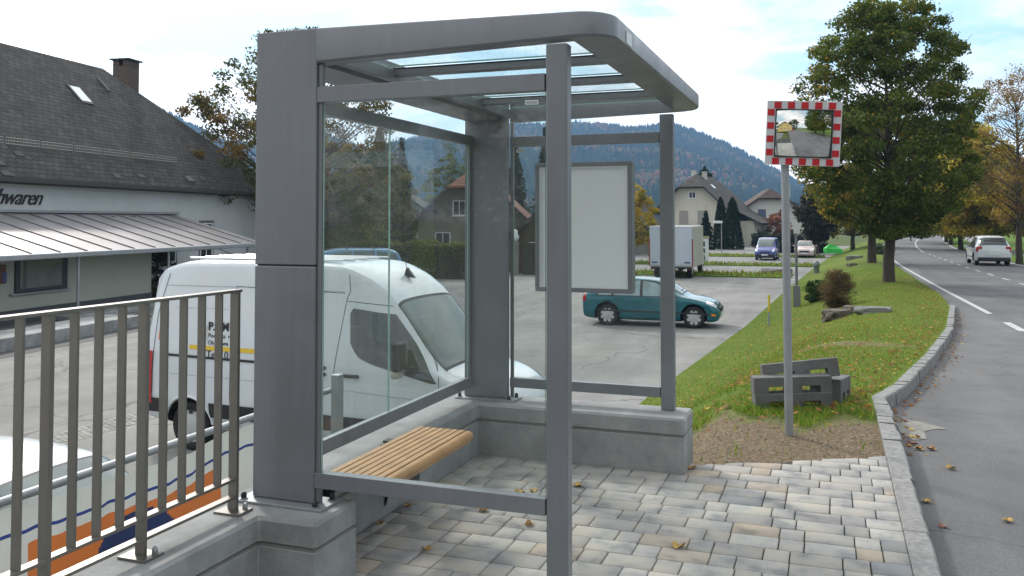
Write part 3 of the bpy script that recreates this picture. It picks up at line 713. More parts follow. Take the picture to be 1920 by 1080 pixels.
for q in (((-mw/2+t, -.03, -mh/2+t), (mw/2-t, -.005, -mh/2+t+.008)), ((-mw/2+t, -.03, mh/2-t-.008), (mw/2-t, -.005, mh/2-t)), ((-mw/2+t, -.03, -mh/2+t), (-mw/2+t+.006, -.005, mh/2-t)), ((mw/2-t-.012, -.03, -mh/2+t), (mw/2-t, -.005, mh/2-t))): a.box(*q)
hdb('rim', a, M_black)
V = []; F = []; nn = 30; ww, hh = mw/2-t-.008, mh/2-t-.009; RR = .95
for i in range(nn+1):
    for j in range(nn+1):
        u, v = -1+2*i/nn, -1+2*j/nn; x, z = u*ww, v*hh
        V.append((x, -.012-(math.sqrt(RR*RR-x*x-z*z)-math.sqrt(RR*RR-ww*ww-hh*hh)), z))
for i in range(nn):
    for j in range(nn): q = i*(nn+1)+j; F.append((q, q+1, q+nn+2, q+nn+1))
o = npmesh('mirror_glass', V, F, mat('mirror_silver', (.82, .84, .83), .015, 1.0), mr, smooth=True); o.matrix_local = Rm
a = MB(); a.box((-.17, .05, -.02), (-.08, .09, .02)); a.box((-.17, .05, -.16), (-.08, .09, -.12)); hdb('clamp', a, M_galv)

# precast concrete blocks
M_pre = mat('precast_concrete', (.155, .155, .155), .9, var=.2, vs_=6, bump=.5, bs=50, stain=.3)
def slotted(ln, dp, ht, name='concrete_block'):
    pr = [(0, 0), (ln, 0), (ln, ht), (0, ht)]
    m = MB(); a_, b_, c_, d_ = ln*.19, ln*.42, ln*.62, ln*.85; hs = ht*.46
    pf = [(0, 0), (a_, 0), (a_, hs), (b_, hs), (b_, 0), (c_, 0), (c_, hs), (d_, hs), (d_, 0), (ln, 0), (ln, ht), (0, ht)]
    m.prism(pf, 'y', 0, dp); return m
def block(px, py, Z, ln, dp, ht, rz, ry, rx, lab):
    p = at(px, py, Z); o = slotted(ln, dp, ht).build('concrete_block', M_pre, bevel=.006); o.location = p; o.rotation_euler = (rx, ry, rz)
    tag(o, lab, 'concrete block', 'slotted concrete blocks stacked behind the mirror pole')
zb0 = -.045
block(1417, 768, zb0, .66, .15, .13, R(16), R(-2.5), 0, 'bottom concrete block of the stack, lying flat on the grass behind the mirror pole')
p = at(1417, 768, zb0)
def blk2(off, dims, rot, lab):
    o = slotted(*dims).build('concrete_block', M_pre, bevel=.006); o.location = p+Vector(off); o.rotation_euler = rot
    tag(o, lab, 'concrete block', 'slotted concrete blocks stacked behind the mirror pole')
blk2((-.01, 0.01, .12), (.67, .15, .15), (0, R(-2.5), R(16)), 'middle concrete block of the stack with two slots open at its bottom')
blk2((.06, .19, .20), (.66, .14, .16), (R(-8), R(-7), R(13)), 'topmost concrete block tilted at the back of the stack')
blk2((.70, .40, .0), (.52, .27, .23), (0, R(4), R(80)), 'dark concrete block standing at the right end behind the stack')
#--PART3--
# ------------------------------------------------------------------ vehicles
def paint(name, c, rough=.3, metal=.0): return mat(name, c, rough, metal, var=.06, vs_=2, coat=.7)
class CarShape:
    # stations: (x, zbot, zbelt, ztop, wbot, wbelt, wtop); x grows to the front
    def __init__(s, st): s.st = np.array(st, float); s.x0, s.x1 = s.st[0, 0], s.st[-1, 0]
    def par(s, x):
        st = s.st; i = int(np.clip(np.searchsorted(st[:, 0], x)-1, 0, len(st)-2))
        h = st[i+1, 0]-st[i, 0]; t = min(1, max(0, (x-st[i, 0])/h))
        def slope(k):
            if k == 0: return (st[1]-st[0])/(st[1, 0]-st[0, 0])
            if k == len(st)-1: return (st[-1]-st[-2])/(st[-1, 0]-st[-2, 0])
            a = (st[k]-st[k-1])/(st[k, 0]-st[k-1, 0]); b = (st[k+1]-st[k])/(st[k+1, 0]-st[k, 0])
            return np.where(a*b > 0, 2*a*b/(a+b+1e-9*np.sign(a+b+1e-12)), 0)
        m0, m1 = slope(i), slope(i+1)
        return (2*t**3-3*t**2+1)*st[i]+(t**3-2*t**2+t)*h*m0+(-2*t**3+3*t**2)*st[i+1]+(t**3-t**2)*h*m1
    def ring(s, x):
        _, zb, zl, zt, wb, wl, wt = s.par(x); e = zt-zl
        zm = zb+(zl-zb)*.55; wm = max(wb, wl)*1.012
        P = [(0, zb), (wb*.9, zb), (wb, zb+.05), (wm, zb+(zl-zb)*.35), (wm, zm), (wl, zl), (wl+(wt-wl)*.5, zl+e*.5), (wt, zt-min(.10, e*.28)-.0), (wt-.05, zt-min(.035, e*.1)), (wt*.72, zt+.0), (wt*.36, zt+.012), (0, zt+.016)]
        return P
    def pt(s, x, v):   # v in 0..11 along the half ring
        P = s.ring(x); i = int(min(max(v, 0), 10.999)); t = v-i
        p0 = P[max(i-1, 0)]; p1 = P[i]; p2 = P[i+1]; p3 = P[min(i+2, 11)]
        def cr(a, b, c, d): return .5*((2*b)+(-a+c)*t+(2*a-5*b+4*c-d)*t*t+(-a+3*b-3*c+d)*t**3)
        if i in (0, 1): return (p1[0]+(p2[0]-p1[0])*t, p1[1]+(p2[1]-p1[1])*t)
        q = (cr(p0[0], p1[0], p2[0], p3[0]), cr(p0[1], p1[1], p2[1], p3[1]))
        return (max(q[0], 0), q[1])
    def side_y(s, x, z):
        lo, hi = 2.0, 8.6
        for _ in range(26):
            m = (lo+hi)/2
            if s.pt(x, m)[1] < z: lo = m
            else: hi = m
        return s.pt(x, (lo+hi)/2)[0]
    def body(s, n=64, k=3):
        vv = [i/k for i in range(11*k+1)]; m = len(vv)
        xs = np.unique(np.concatenate([np.linspace(s.x0, s.x1, n), s.st[:, 0]])); V = []; F = []
        for x in xs:
            r_ = [s.pt(x, v) for v in vv]
            V += [(x, y, z) for y, z in r_]+[(x, -y, z) for y, z in r_[-2:0:-1]]
        tot = 2*m-2
        for i in range(len(xs)-1):
            for j in range(tot): F.append((i*tot+j, i*tot+(j+1) % tot, (i+1)*tot+(j+1) % tot, (i+1)*tot+j))
        F.append(tuple(range(tot))); F.append(tuple((len(xs)-1)*tot+j for j in range(tot))[::-1])
        return V, F
    def patch_side(s, poly, side, off=.006, nx=14, nz=8, thick=False):
        # polygon in (x,z), scanned in z
        P = poly; z0 = min(p[1] for p in P); z1 = max(p[1] for p in P); mb = MB(); V = []
        for i in range(nz+1):
            z = z0+(z1-z0)*(i/nz)*.998+.0005*(z1-z0); xs = []
            for a in range(len(P)):
                (xa, za), (xb, zb) = P[a], P[(a+1) % len(P)]
                if (za-z)*(zb-z) <= 0 and za != zb: xs.append(xa+(xb-xa)*(z-za)/(zb-za))
            xa, xb = min(xs), max(xs)
            for j in range(nx+1):
                x = xa+(xb-xa)*j/nx; y = s.side_y(x, z)+off; V.append((x, side*y, z))
        for i in range(nz):
            for j in range(nx): q = i*(nx+1)+j; mb.f.append((q, q+1, q+nx+2, q+nx+1)); mb.m.append(0); mb.sm.append(True)
        mb.v = V; return mb
    def patch_top(s, xa, xb, va, off=.009, nx=10, ny=14, vb=None, va1=None):
        mb = MB(); V = []; va1 = va if va1 is None else va1
        for i in range(nx+1):
            x = xa+(xb-xa)*i/nx; v0 = va+(va1-va)*i/nx
            dz = (s.par(x+.02)[3]-s.par(x-.02)[3])/.04; nl = math.hypot(1, dz)
            for j in range(ny+1):
                t = -1+2*j/ny; v = 11-(11-v0)*abs(t); y, z = s.pt(x, v)
                V.append((x-dz/nl*off, math.copysign(y, t) if t else 0, z+off/nl+.001))
        for i in range(nx):
            for j in range(ny): q = i*(ny+1)+j; mb.f.append((q, q+1, q+ny+2, q+ny+1)); mb.m.append(0); mb.sm.append(True)
        mb.v = V; return mb
    def patch_uv(s, xa, xb, va, vb, side, off=.006, nx=8, nv=6):
        mb = MB(); V = []
        for i in range(nx+1):
            x = xa+(xb-xa)*i/nx
            for j in range(nv+1):
                v = va+(vb-va)*j/nv; y, z = s.pt(x, v); y2, z2 = s.pt(x, min(v+.05, 11)); d = Vector((z2-z, -(y2-y))); d = d.normalized() if d.length > 1e-6 else Vector((1, 0))
                V.append((x, side*(y+d.x*off), z+d.y*off))
        for i in range(nx):
            for j in range(nv): q = i*(nv+1)+j; mb.f.append((q, q+1, q+nv+2, q+nv+1)); mb.m.append(0); mb.sm.append(True)
        mb.v = V; return mb
def cut_arches(V, F, body_m, wheels, ymax):
    me = bpy.data.meshes.new('body'); me.from_pydata(V, [], F); me.update(); me.materials.append(body_m); me.materials.append(M_black)
    bm = bmesh.new(); bm.from_mesh(me); bmesh.ops.recalc_face_normals(bm, faces=bm.faces); bm.to_mesh(me); bm.free()
    me.polygons.foreach_set('use_smooth', [True]*len(me.polygons))
    b = bpy.data.objects.new('tmp', me); C.objects.link(b); cs = []
    for (x, z, r) in wheels:
        for sd_ in (-1, 1):
            c = MB(); ya, yb = sorted((sd_*(ymax-.34), sd_*(ymax+.3))); c.tube([(x, ya, z), (x, yb, z)], r, 28, 0); o = c.build('cut', [M_black]); cs.append(o)
            o.data.polygons.foreach_set('use_smooth', [False]*len(o.data.polygons))
            md = b.modifiers.new('b', 'BOOLEAN'); md.operation = 'DIFFERENCE'; md.solver = 'EXACT'; md.object = o
            try: md.material_mode = 'TRANSFER'
            except Exception: pass
    dg = bpy.context.evaluated_depsgraph_get(); out = bpy.data.meshes.new_from_object(b.evaluated_get(dg))
    for o in cs+[b]: bpy.data.objects.remove(o)
    return out
def wheel(parent, x, y, r, wd, side, rimtype=0):
    a = MB(); pf = [(r*.66, -wd/2), (r*.9, -wd/2), (r, -wd/2+.03), (r, wd/2-.03), (r*.9, wd/2), (r*.66, wd/2)]; n = 28; V = []; F = []
    for k in range(n):
        t = 2*math.pi*k/n
        for (q, w_) in pf: V.append((x+q*math.cos(t), y+w_*side, r+q*math.sin(t)))
    m = len(pf)
    for k in range(n):
        for j in range(m): F.append((k*m+j, k*m+(j+1) % m, ((k+1) % n)*m+(j+1) % m, ((k+1) % n)*m+j))
    a.add(V, F, 0, True); w_ = a.build('wheel', M_tyre, parent)
    b = MB(); R_ = r*.73; yo = y+side*(wd/2-.02)
    V = [(x, yo+side*.015, r)]; F = []
    rings = [(.25, .015), (.55, .005), (.8, .0), (1.0, .012)]
    for q, d in rings: V += [(x+R_*q*math.cos(2*math.pi*k/n), yo+side*d, r+R_*q*math.sin(2*math.pi*k/n)) for k in range(n)]
    for k in range(n): F.append((0, 1+k, 1+(k+1) % n))
    for i in range(len(rings)-1):
        for k in range(n): F.append((1+i*n+k, 1+i*n+(k+1) % n, 1+(i+1)*n+(k+1) % n, 1+(i+1)*n+k))
    b.add(V, F, 0, True)
    ns = 8 if rimtype == 0 else 5
    for k in range(ns):
        t0 = 2*math.pi*k/ns; q0, q1, dt = ((.68, .9, .16) if rimtype == 0 else (.36, .84, .36))
        V = [(x+R_*q*math.cos(t), yo+side*.0165, r+R_*q*math.sin(t)) for q, t in ((q0, t0-dt*.8), (q1, t0-dt), (q1, t0+dt), (q0, t0+dt*.8))]
        b.add(V, [(0, 1, 2, 3)], 1)
    b.build('rim', [M_rim, M_black], w_)
def make_car(name, lab, cat, st, pm, wheels, wr, hw, windows, ws, rw, loc, rz, group=None, lights=True, extras=None, rim=0, win_m=None, plate=True, low=None, mirrors=None):
    s = CarShape(st); root = empty(name, lab, cat, loc, rz, group)
    V, F = s.body(); me = cut_arches(V, F, pm, [(x, wr, wr*1.19) for x in wheels], hw); me.name = 'body'
    link('body', me, root)
    for x in wheels:
        for sd_ in (-1, 1): wheel(root, x, sd_*(hw-.12), wr, .2, sd_, rim)
    wm = win_m or M_carglass
    for poly in windows:
        for sd_ in (-1, 1):
            s.patch_side(poly, sd_).build('window', wm, root)
    if ws: s.patch_top(ws[0]+.03, ws[1]-.03, ws[2]-.12, va1=ws[3]-.12, off=.003).build('windscreen_seal', M_black, root); s.patch_top(ws[0], ws[1], ws[2], va1=ws[3]).build('windscreen', M_carglass_l, root)
    if rw: s.patch_top(rw[0], rw[1], rw[2], va1=rw[3]).build('rear_window', wm, root)
    if low:
        for sd_ in (-1, 1):
            for (xa, xb, va, vb) in low: s.patch_uv(xa, xb, va, vb, sd_, off=.012, nx=14).build('trim', M_black, root)
    return root, s
def seam(s, root, pts, side, wd=.008, m=None, off=.003, name='door_seam'):
    # thin line following (x,z) points on the side
    mb = MB(); V = []; P = []
    for a in range(len(pts)-1):
        for k in range(6): t = k/6; P.append((pts[a][0]*(1-t)+pts[a+1][0]*t, pts[a][1]*(1-t)+pts[a+1][1]*t))
    P.append(pts[-1])
    for i, (x, z) in enumerate(P):
        q = P[min(i+1, len(P)-1)]; p = P[max(i-1, 0)]; d = Vector((q[0]-p[0], q[1]-p[1])).normalized(); nx, nz_ = -d.y*wd/2, d.x*wd/2
        for sg in (-1, 1): X, Z = x+sg*nx, z+sg*nz_; V.append((X, side*(s.side_y(X, Z)+off), Z))
    mb.add(V, [(2*i, 2*i+1, 2*i+3, 2*i+2) for i in range(len(P)-1)]); return mb.build(name, m or M_black, root)
def bx(root, name, a, b, m, bevel=.01, rot=None):
    q = MB(); q.box(a, b, 0, rot); return q.build(name, m, root, bevel=bevel)

# --- white delivery van, nose towards the parapet
P_white = paint('van_white', (.66, .70, .74), .28)
LVN = 5.45
vst = [(0, .42, 1.3, 2.28, .88, .945, .72), (.06, .38, 1.3, 2.42, .925, .965, .77), (.25, .36, 1.3, 2.56, .93, .97, .80), (.7, .34, 1.3, 2.64, .94, .98, .82), (2.2, .34, 1.3, 2.66, .94, .98, .83), (3.2, .34, 1.3, 2.63, .94, .98, .82), (3.6, .34, 1.3, 2.50, .94, .98, .79),
       (3.9, .34, 1.3, 2.31, .94, .98, .77), (4.06, .34, 1.3, 2.15, .94, .98, .77), (4.4, .34, 1.29, 1.74, .94, .97, .79), (4.7, .34, 1.26, 1.40, .93, .96, .82), (4.82, .34, 1.20, 1.32, .92, .95, .83), (5.15, .34, 1.12, 1.24, .91, .93, .78), (5.42, .36, 1.0, 1.13, .86, .86, .68), (5.56, .38, .84, .97, .76, .74, .58), (5.62, .44, .74, .8, .62, .58, .45)]
van, vsH = make_car('delivery_van', 'white high roof delivery van parked nose to the parapet with its side to the railing', 'van', vst, P_white, (.82, 4.32), .34, .95, [], (4.73, 4.06, 7.55, 7.35), None, (-9.22, 10.98, PK), R(-2.5))
sgn = -1
s = vsH
wpoly = [(3.40, 2.04), (3.44, 2.07), (4.02, 2.02), (4.34, 1.66), (4.70, 1.20), (4.62, 1.20), (3.78, 1.38), (3.56, 1.46), (3.44, 1.62)]
for sd_ in (-1, 1):
    s.patch_side(wpoly, sd_, nx=18, nz=14).build('window', M_carglass, van)
    seam(s, van, [(3.22, .5), (3.22, 1.3), (3.34, 2.2), (3.38, 2.28), (3.34, 2.5)], sd_)
    seam(s, van, [(3.34, 2.16), (4.1, 2.1), (4.45, 1.65), (4.72, 1.28), (4.74, .9), (4.70, .6)], sd_)
    seam(s, van, [(1.55, .5), (1.55, 2.3)], sd_); seam(s, van, [(1.55, 2.3), (3.3, 2.26)], sd_)
    seam(s, van, [(.16, .75), (.18, 1.9), (.32, 2.45)], sd_, wd=.01)
    seam(s, van, [(.3, 1.32), (3.1, 1.30)], sd_, wd=.035, m=M_black, off=.012, name='slide_rail')
    seam(s, van, [(.5, 1.06), (3.2, 1.04), (4.6, .98)], sd_, wd=.010, m=mat('van_crease_shade', (.42, .45, .49), .4), name='crease_shade')  # flat grey strips on the body, crease shading put into their colour
    seam(s, van, [(.28, 2.28), (1.6, 2.29), (3.3, 2.28)], sd_, wd=.012, m=mat('van_crease_shade', (.42, .45, .49), .4), name='crease_shade')
    seam(s, van, [(.5, 1.98), (1.45, 1.98)], sd_, wd=.008, m=mat('van_crease_shade', (.42, .45, .49), .4), name='crease_shade')
    for xx in (2.98, 3.48):
        q = MB(); y = s.side_y(xx, 1.22); q.box((xx-.12, sd_*(y+.02)-.022, 1.20), (xx+.12, sd_*(y+.02)+.022, 1.24)); q.build('door_handle', M_black, van, bevel=.012)
    # rear lamp
    s.patch_uv(.0, .17, 2.75, 5.1, sd_, off=.02, nx=5, nv=10).build('tail_lamp', M_lampr, van)
    # lower black trim
    for xa, xb in ((.03, .46), (1.2, 3.93), (4.72, 5.2)):
        seam(s, van, [(xa, .60), ((xa+xb)/2, .60), (xb, .60)], sd_, wd=.2, m=M_black, off=.014, name='trim')
    # mirror
    y = s.side_y(4.35, 1.35); q = MB(); q.box((4.22, sd_*(y+.20)-.11, 1.36), (4.34, sd_*(y+.20)+.11, 1.72)); mm = q.build('door_mirror', M_black, van, bevel=.04, seg=3)
    q = MB(); q.tube([(4.36, sd_*(y-.03), 1.36), (4.30, sd_*(y+.12), 1.40)], .035, 8); q.build('mirror_arm', M_black, mm)
    q = MB(); q.box((4.20, sd_*(y+.20)-.09, 1.27), (4.30, sd_*(y+.20)+.09, 1.37)); q.build('mirror_cap', mat('beige_plastic', (.45, .40, .34), .5), mm, bevel=.03)
    s.patch_uv(5.25, 5.52, 5.0, 6.2, sd_, off=.008).build('headlight', M_chrome, van)
    # arch lips
    for xw in (.82, 4.32):
        q = MB(); pts = [(xw+.425*math.cos(t), 0, .34+.425*math.sin(t)) for t in np.linspace(.15, math.pi-.15, 18)]
        pts = [(px_, sd_*(s.side_y(px_, max(pz, .45))+.004), pz) for px_, _, pz in pts]; q.tube(pts, .016, 6); q.build('arch_lip', P_white, van)
q = MB(); q.box((-.06, -.9, .42), (.12, .9, .66)); q.build('bumper', M_black, van, bevel=.04)
q = MB(); q.box((5.42, -.78, .36), (5.66, .78, .62)); q.build('bumper', M_black, van, bevel=.05)
q = MB()
for k in range(5): q.box((4.98+k*.03, -.72, s.pt(4.98+k*.03, 9)[1]-.02), (4.992+k*.03, -.42, s.pt(4.98+k*.03, 9)[1]+.012))
q.build('bonnet_vent', M_black, van)
q = MB(); q.prism([(3.7, 2.44), (3.86, 2.42), (3.74, 2.56)], 'y', -.03, .03); q.tube([(3.74, 0, 2.5), (3.66, 0, 2.86)], .005, 5); q.build('antenna', M_black, van)
for k in range(5): bx(van, 'roof_rib', (.5, -.6+k*.3-.03, 2.655), (3.1, -.6+k*.3+.03, 2.683), P_white, .012)
# lettering on the side facing the railing
yv = -.985; M_blk = mat('black_vinyl', (.02, .02, .022), .4); M_yel = mat('yellow_vinyl', (.75, .5, .03), .4)
def vtext(txt, px, py, size, m=M_blk, **k):
    return textobj('lettering', txt, size, m, van, (px, -s.side_y(px, py)-.004, py), (R(90), 0, 0), .0015, **k)
vtext('P. I.M', 1.13, 1.69, .16, bold=.004); vtext('Por  inta  rung', 1.14, 1.59, .085, spacing=1.0); vtext('Ob   erwa  s u', 1.14, 1.495, .085)
vtext('Tel : 0 77', 1.13, 1.315, .15)
seam(s, van, [(.82, 1.445), (1.6, 1.445), (2.4, 1.445)], -1, wd=.06, m=M_yel, off=.004, name='stripe')
q = MB(); q.add([(1.03, yv-.006, 1.70), (1.11, yv-.006, 1.70), (1.10, yv-.004, 1.82)], [(0, 1, 2)]); q.build('logo_roof', mat('purple_vinyl', (.12, .02, .12), .4), van)
q = MB(); q.add([(1.05, yv-.006, 1.54), (1.1, yv-.006, 1.54), (1.1, yv-.006, 1.69), (1.05, yv-.006, 1.69)], [(0, 1, 2, 3)]); q.build('logo_wall', M_yel, van)
seam(s, van, [(.24, 1.60), (.30, 1.60), (.36, 1.60)], -1, wd=.17, m=mat('orange_vinyl', (.7, .2, .05), .4), off=.004, name='sticker')

# --- teal hatchback
P_teal = paint('teal_paint', (.0, .115, .15), .22, .2)
hst = [(0, .34, .80, .86, .66, .70, .60), (.05, .26, .86, 1.0, .76, .78, .62), (.2, .22, .90, 1.16, .80, .82, .60), (.45, .20, .92, 1.33, .81, .84, .60), (.95, .19, .93, 1.43, .82, .85, .61), (1.6, .19, .92, 1.455, .83, .85, .62), (2.25, .19, .91, 1.41, .83, .85, .61),
       (2.65, .19, .90, 1.26, .83, .85, .61), (3.05, .19, .88, 1.02, .83, .845, .64), (3.22, .19, .87, .94, .83, .84, .66), (3.6, .19, .80, .87, .82, .82, .62), (3.95, .20, .68, .78, .77, .75, .52), (4.1, .24, .58, .66, .66, .62, .42), (4.16, .32, .5, .54, .5, .48, .3)]
hwin = [[(.52, .93), (.50, 1.02), (.66, 1.22), (.88, 1.28), (.94, .93)], [(1.02, .93), (.98, 1.30), (1.30, 1.365), (1.80, 1.38), (1.82, .93)], [(1.90, .93), (1.88, 1.375), (2.2, 1.35), (2.52, 1.19), (2.90, .93)]]
def hatch(name, lab, pm, loc, rz, k=1.0, winm=None, cat='car', group=None, suv=0, extras=True, blacktrim=True):
    st = [(a*k, zb+suv*.03, zl+suv*.06, zt+suv*.16, wb+suv*.04, wl+suv*.04, wt+suv*.05) for a, zb, zl, zt, wb, wl, wt in hst]
    wn = [[(a*k, b+suv*.06+(b-.93)*suv*.25) for a, b in p] for p in hwin]
    root, s = make_car(name, lab, cat, st, pm, (.80*k, 3.42*k), .33+suv*.01, .83+suv*.04, wn, (3.06*k, 2.42*k, 7.7, 7.5), (.10*k, .50*k, 7.9, 7.7), loc, rz, group, win_m=winm)
    dlo = [(.46, .905), (.44, 1.02), (.62, 1.26), (.88, 1.345), (1.3, 1.395), (1.9, 1.405), (2.22, 1.38), (2.56, 1.215), (2.98, .905)]
    for sd_ in (-1, 1): s.patch_side([(a*k, b+suv*.06+(b-.93)*suv*.25) for a, b in dlo], sd_, off=.003, nx=30, nz=14).build('window_surround', M_black, root)
    for sd_ in (-1, 1):
        s.patch_uv(3.78*k, 4.07*k, 5.0, 6.9, sd_, off=.008).build('headlight', M_chrome, root)
        s.patch_uv(.0*k, .13*k, 4.5, 5.6, sd_, off=.012, nx=5).build('tail_lamp', M_lampr, root)
        s.patch_uv(3.93*k, 4.05*k, 3.2, 3.9, sd_, off=.01, nx=4).build('indicator', M_orange, root)
        if extras:
            seam(s, root, [(1.74*k, .3), (1.74*k, 1.3)], sd_); seam(s, root, [(2.95*k, .3), (2.95*k, .8), (2.9*k, .9)], sd_); seam(s, root, [(.98*k, .93), (1.05*k, .75), (1.25*k, .4)], sd_)
            seam(s, root, [(.5*k, .47), (2*k, .46), (3.9*k, .44)], sd_, wd=.045, m=mat('dark_rub_strip', (.02, .03, .032), .5), off=.008, name='rub_strip')
            for xx in (1.18*k, 2.1*k):
                y = s.side_y(xx, .82); q = MB(); q.box((xx-.09, sd_*(y+.004)-.012, .81), (xx+.09, sd_*(y+.014)+.012, .84)); q.build('door_handle', M_black, root, bevel=.01)
        y = s.side_y(2.75*k, .95); q = MB(); q.box((2.68*k, sd_*(y+.1)-.08, .96), (2.80*k, sd_*(y+.1)+.08, 1.08)); q.build('door_mirror', pm, root, bevel=.03, seg=3)
    q = MB(); q.box((4.03*k, -.42, .46), (4.165*k, .42, .62)); q.build('grille', M_black, root, bevel=.02)
    q = MB(); q.box((4.10*k, -.26, .36), (4.18*k, .26, .46)); q.build('number_plate', M_white, root)
    q = MB(); q.box((-.02, -.26, .62), (.03, .26, .73)); q.build('number_plate', M_white, root)
    q = MB(); q.tube([(3.0*k, -.3, s.pt(3.0*k, 10)[1]+.02), (2.98*k, .25, s.pt(2.98*k, 10)[1]+.02)], .012, 5); q.build('wiper', M_black, root)
    return root, s
fl = at(1137, 609, PK); fr2 = at(1298, 614, PK)
teal, ts = hatch('parked_hatchback', 'teal green hatchback parked side on in the lot, nose to the grass bank', P_teal, (-7.32, 27.1, PK), R(1.0), 1.0, winm=mat('car_glass_painted_view', (.20, .30, .32), .08, spec=.9, var=.45, vs_=2.2))  # opaque panes, brightness seen through glass put into their blotchy colour
# --- white people carrier driving away on the road
p = Vector((8.25, 56.0, 0)); z = zroad(56)
mpv, ms = hatch('estate_car', 'white people carrier driving away in the right lane of the road', P_white, (8.3, 54.0, z), R(90), 1.06, suv=1.2)
ms.patch_top(.03, .44, 7.15, va1=7.35, off=.016).build('rear_window', M_carglass, mpv)
for sd_ in (-1, 1): bx(mpv, 'tail_lamp', (-.015, min(sd_*.56, sd_*.84), .93), (.14, max(sd_*.56, sd_*.84), 1.07), M_lampr, .03)
bx(mpv, 'bumper', (-.03, -.80, .27), (.1, .80, .48), M_black, .04)
bx(mpv, 'number_plate', (-.03, -.27, .74), (.0, .27, .86), M_white, 0)
# --- blue hatch van and pale pink car at the back of the parking lot
P_blue = paint('blue_paint', (.03, .06, .30), .25); P_pink = paint('pale_pink_paint', (.60, .48, .46), .3); P_lb = paint('light_blue_paint', (.09, .24, .42), .3, .2)
cst = [(0, .34, .95, 1.5, .7, .78, .60), (.08, .26, .97, 1.74, .78, .82, .66), (.6, .22, .97, 1.80, .80, .84, .68), (1.9, .2, .96, 1.80, .82, .84, .68), (2.4, .2, .95, 1.68, .82, .84, .66), (2.85, .2, .93, 1.36, .82, .83, .64), (3.1, .2, .92, 1.08, .82, .82, .66), (3.3, .2, .9, 1.0, .82, .82, .66), (3.7, .2, .8, .9, .78, .76, .6), (3.92, .24, .66, .74, .7, .66, .5), (4.0, .34, .5, .56, .55, .5, .35)]
cad, cs_ = make_car('small_van', 'small blue van parked facing the camera at the far end of the lot', 'van', cst, P_blue, (.62, 3.2), .31, .82, [[(1.5, .98), (1.5, 1.5), (2.2, 1.48), (2.75, 1.0)]], (3.08, 2.36, 7.6, 7.4), None, (-5.0, 77.5, PK), R(-92))
for sd_ in (-1, 1):
    cs_.patch_uv(3.66, 3.9, 5.0, 6.8, sd_, off=.01).build('headlight', M_chrome, cad)
    q = MB(); y = .95; q.box((2.72, sd_*.93-.09, 1.0), (2.82, sd_*.93+.09, 1.14)); q.build('door_mirror', M_black, cad, bevel=.02)
bx(cad, 'bumper', (3.72, -.74, .26), (4.02, .74, .52), M_black, .05); bx(cad, 'grille', (3.86, -.4, .58), (4.01, .4, .70), M_black); bx(cad, 'number_plate', (4.02, -.26, .4), (4.035, .26, .5), M_white, 0)
pk, _ = hatch('parked_car', 'pale pinkish car parked beyond the mirror pole at the edge of the lot', P_pink, (-2.2, 83.5, PK), R(-91), .95, winm=M_carglass)
# --- light blue estate with roof bars, beyond the van
T4 = at(745, 520, PK)
p0 = atd(742, 470, 37); 
est = [(0, .3, .98, 1.20, .72, .80, .62), (.06, .26, .98, 1.5, .78, .83, .66), (.3, .22, .98, 1.82, .80, .85, .70), (.8, .2, .98, 1.93, .82, .86, .72), (2.6, .2, .97, 1.94, .82, .86, .72), (3.2, .2, .96, 1.84, .82, .86, .70), (3.7, .2, .94, 1.50, .82, .85, .68), (4.1, .2, .92, 1.1, .82, .84, .7), (4.4, .22, .8, .95, .78, .76, .6), (4.55, .3, .6, .68, .62, .6, .4)]
t4, t4s = make_car('blue_minibus', 'light blue minibus with black roof bars behind the white van', 'minibus', est, P_lb, (.9, 3.7), .32, .84, [[(.20, 1.05), (.30, 1.80), (1.10, 1.85), (1.10, 1.05)], [(1.2, 1.05), (1.2, 1.85), (2.05, 1.85), (2.05, 1.05)], [(2.15, 1.05), (2.15, 1.85), (2.85, 1.82), (2.95, 1.05)]], (4.05, 3.25, 7.6, 7.4), None, (p0.x+.1, p0.y+.3, PK), R(215), win_m=M_carglass_l); t4.scale = (1, 1, 1.06)
for xx in (1.2, 2.3): bx(t4, 'roof_bar', (xx-.03, -.68, 1.96), (xx+.03, .68, 2.0), M_black)
# --- white car below the railing
whc, _ = hatch('white_car', 'white car parked below the railing at the lower left', P_white, (-7.8, 4.8, PK), R(2), 1.0, winm=M_carglass)
# --- blue van far along the road
far, fs_ = make_car('distant_van', 'blue van far away on the road between the trees', 'van', cst, P_blue, (.62, 3.2), .31, .82, [[(1.5, .98), (1.5, 1.5), (2.2, 1.48), (2.75, 1.0)]], (3.08, 2.36, 7.6, 7.4), None, (17.2, 160, zroad(160)), R(85))
bx(far, 'rear_glass', (-.02, -.6, 1.05), (.06, .6, 1.5), M_carglass, 0)
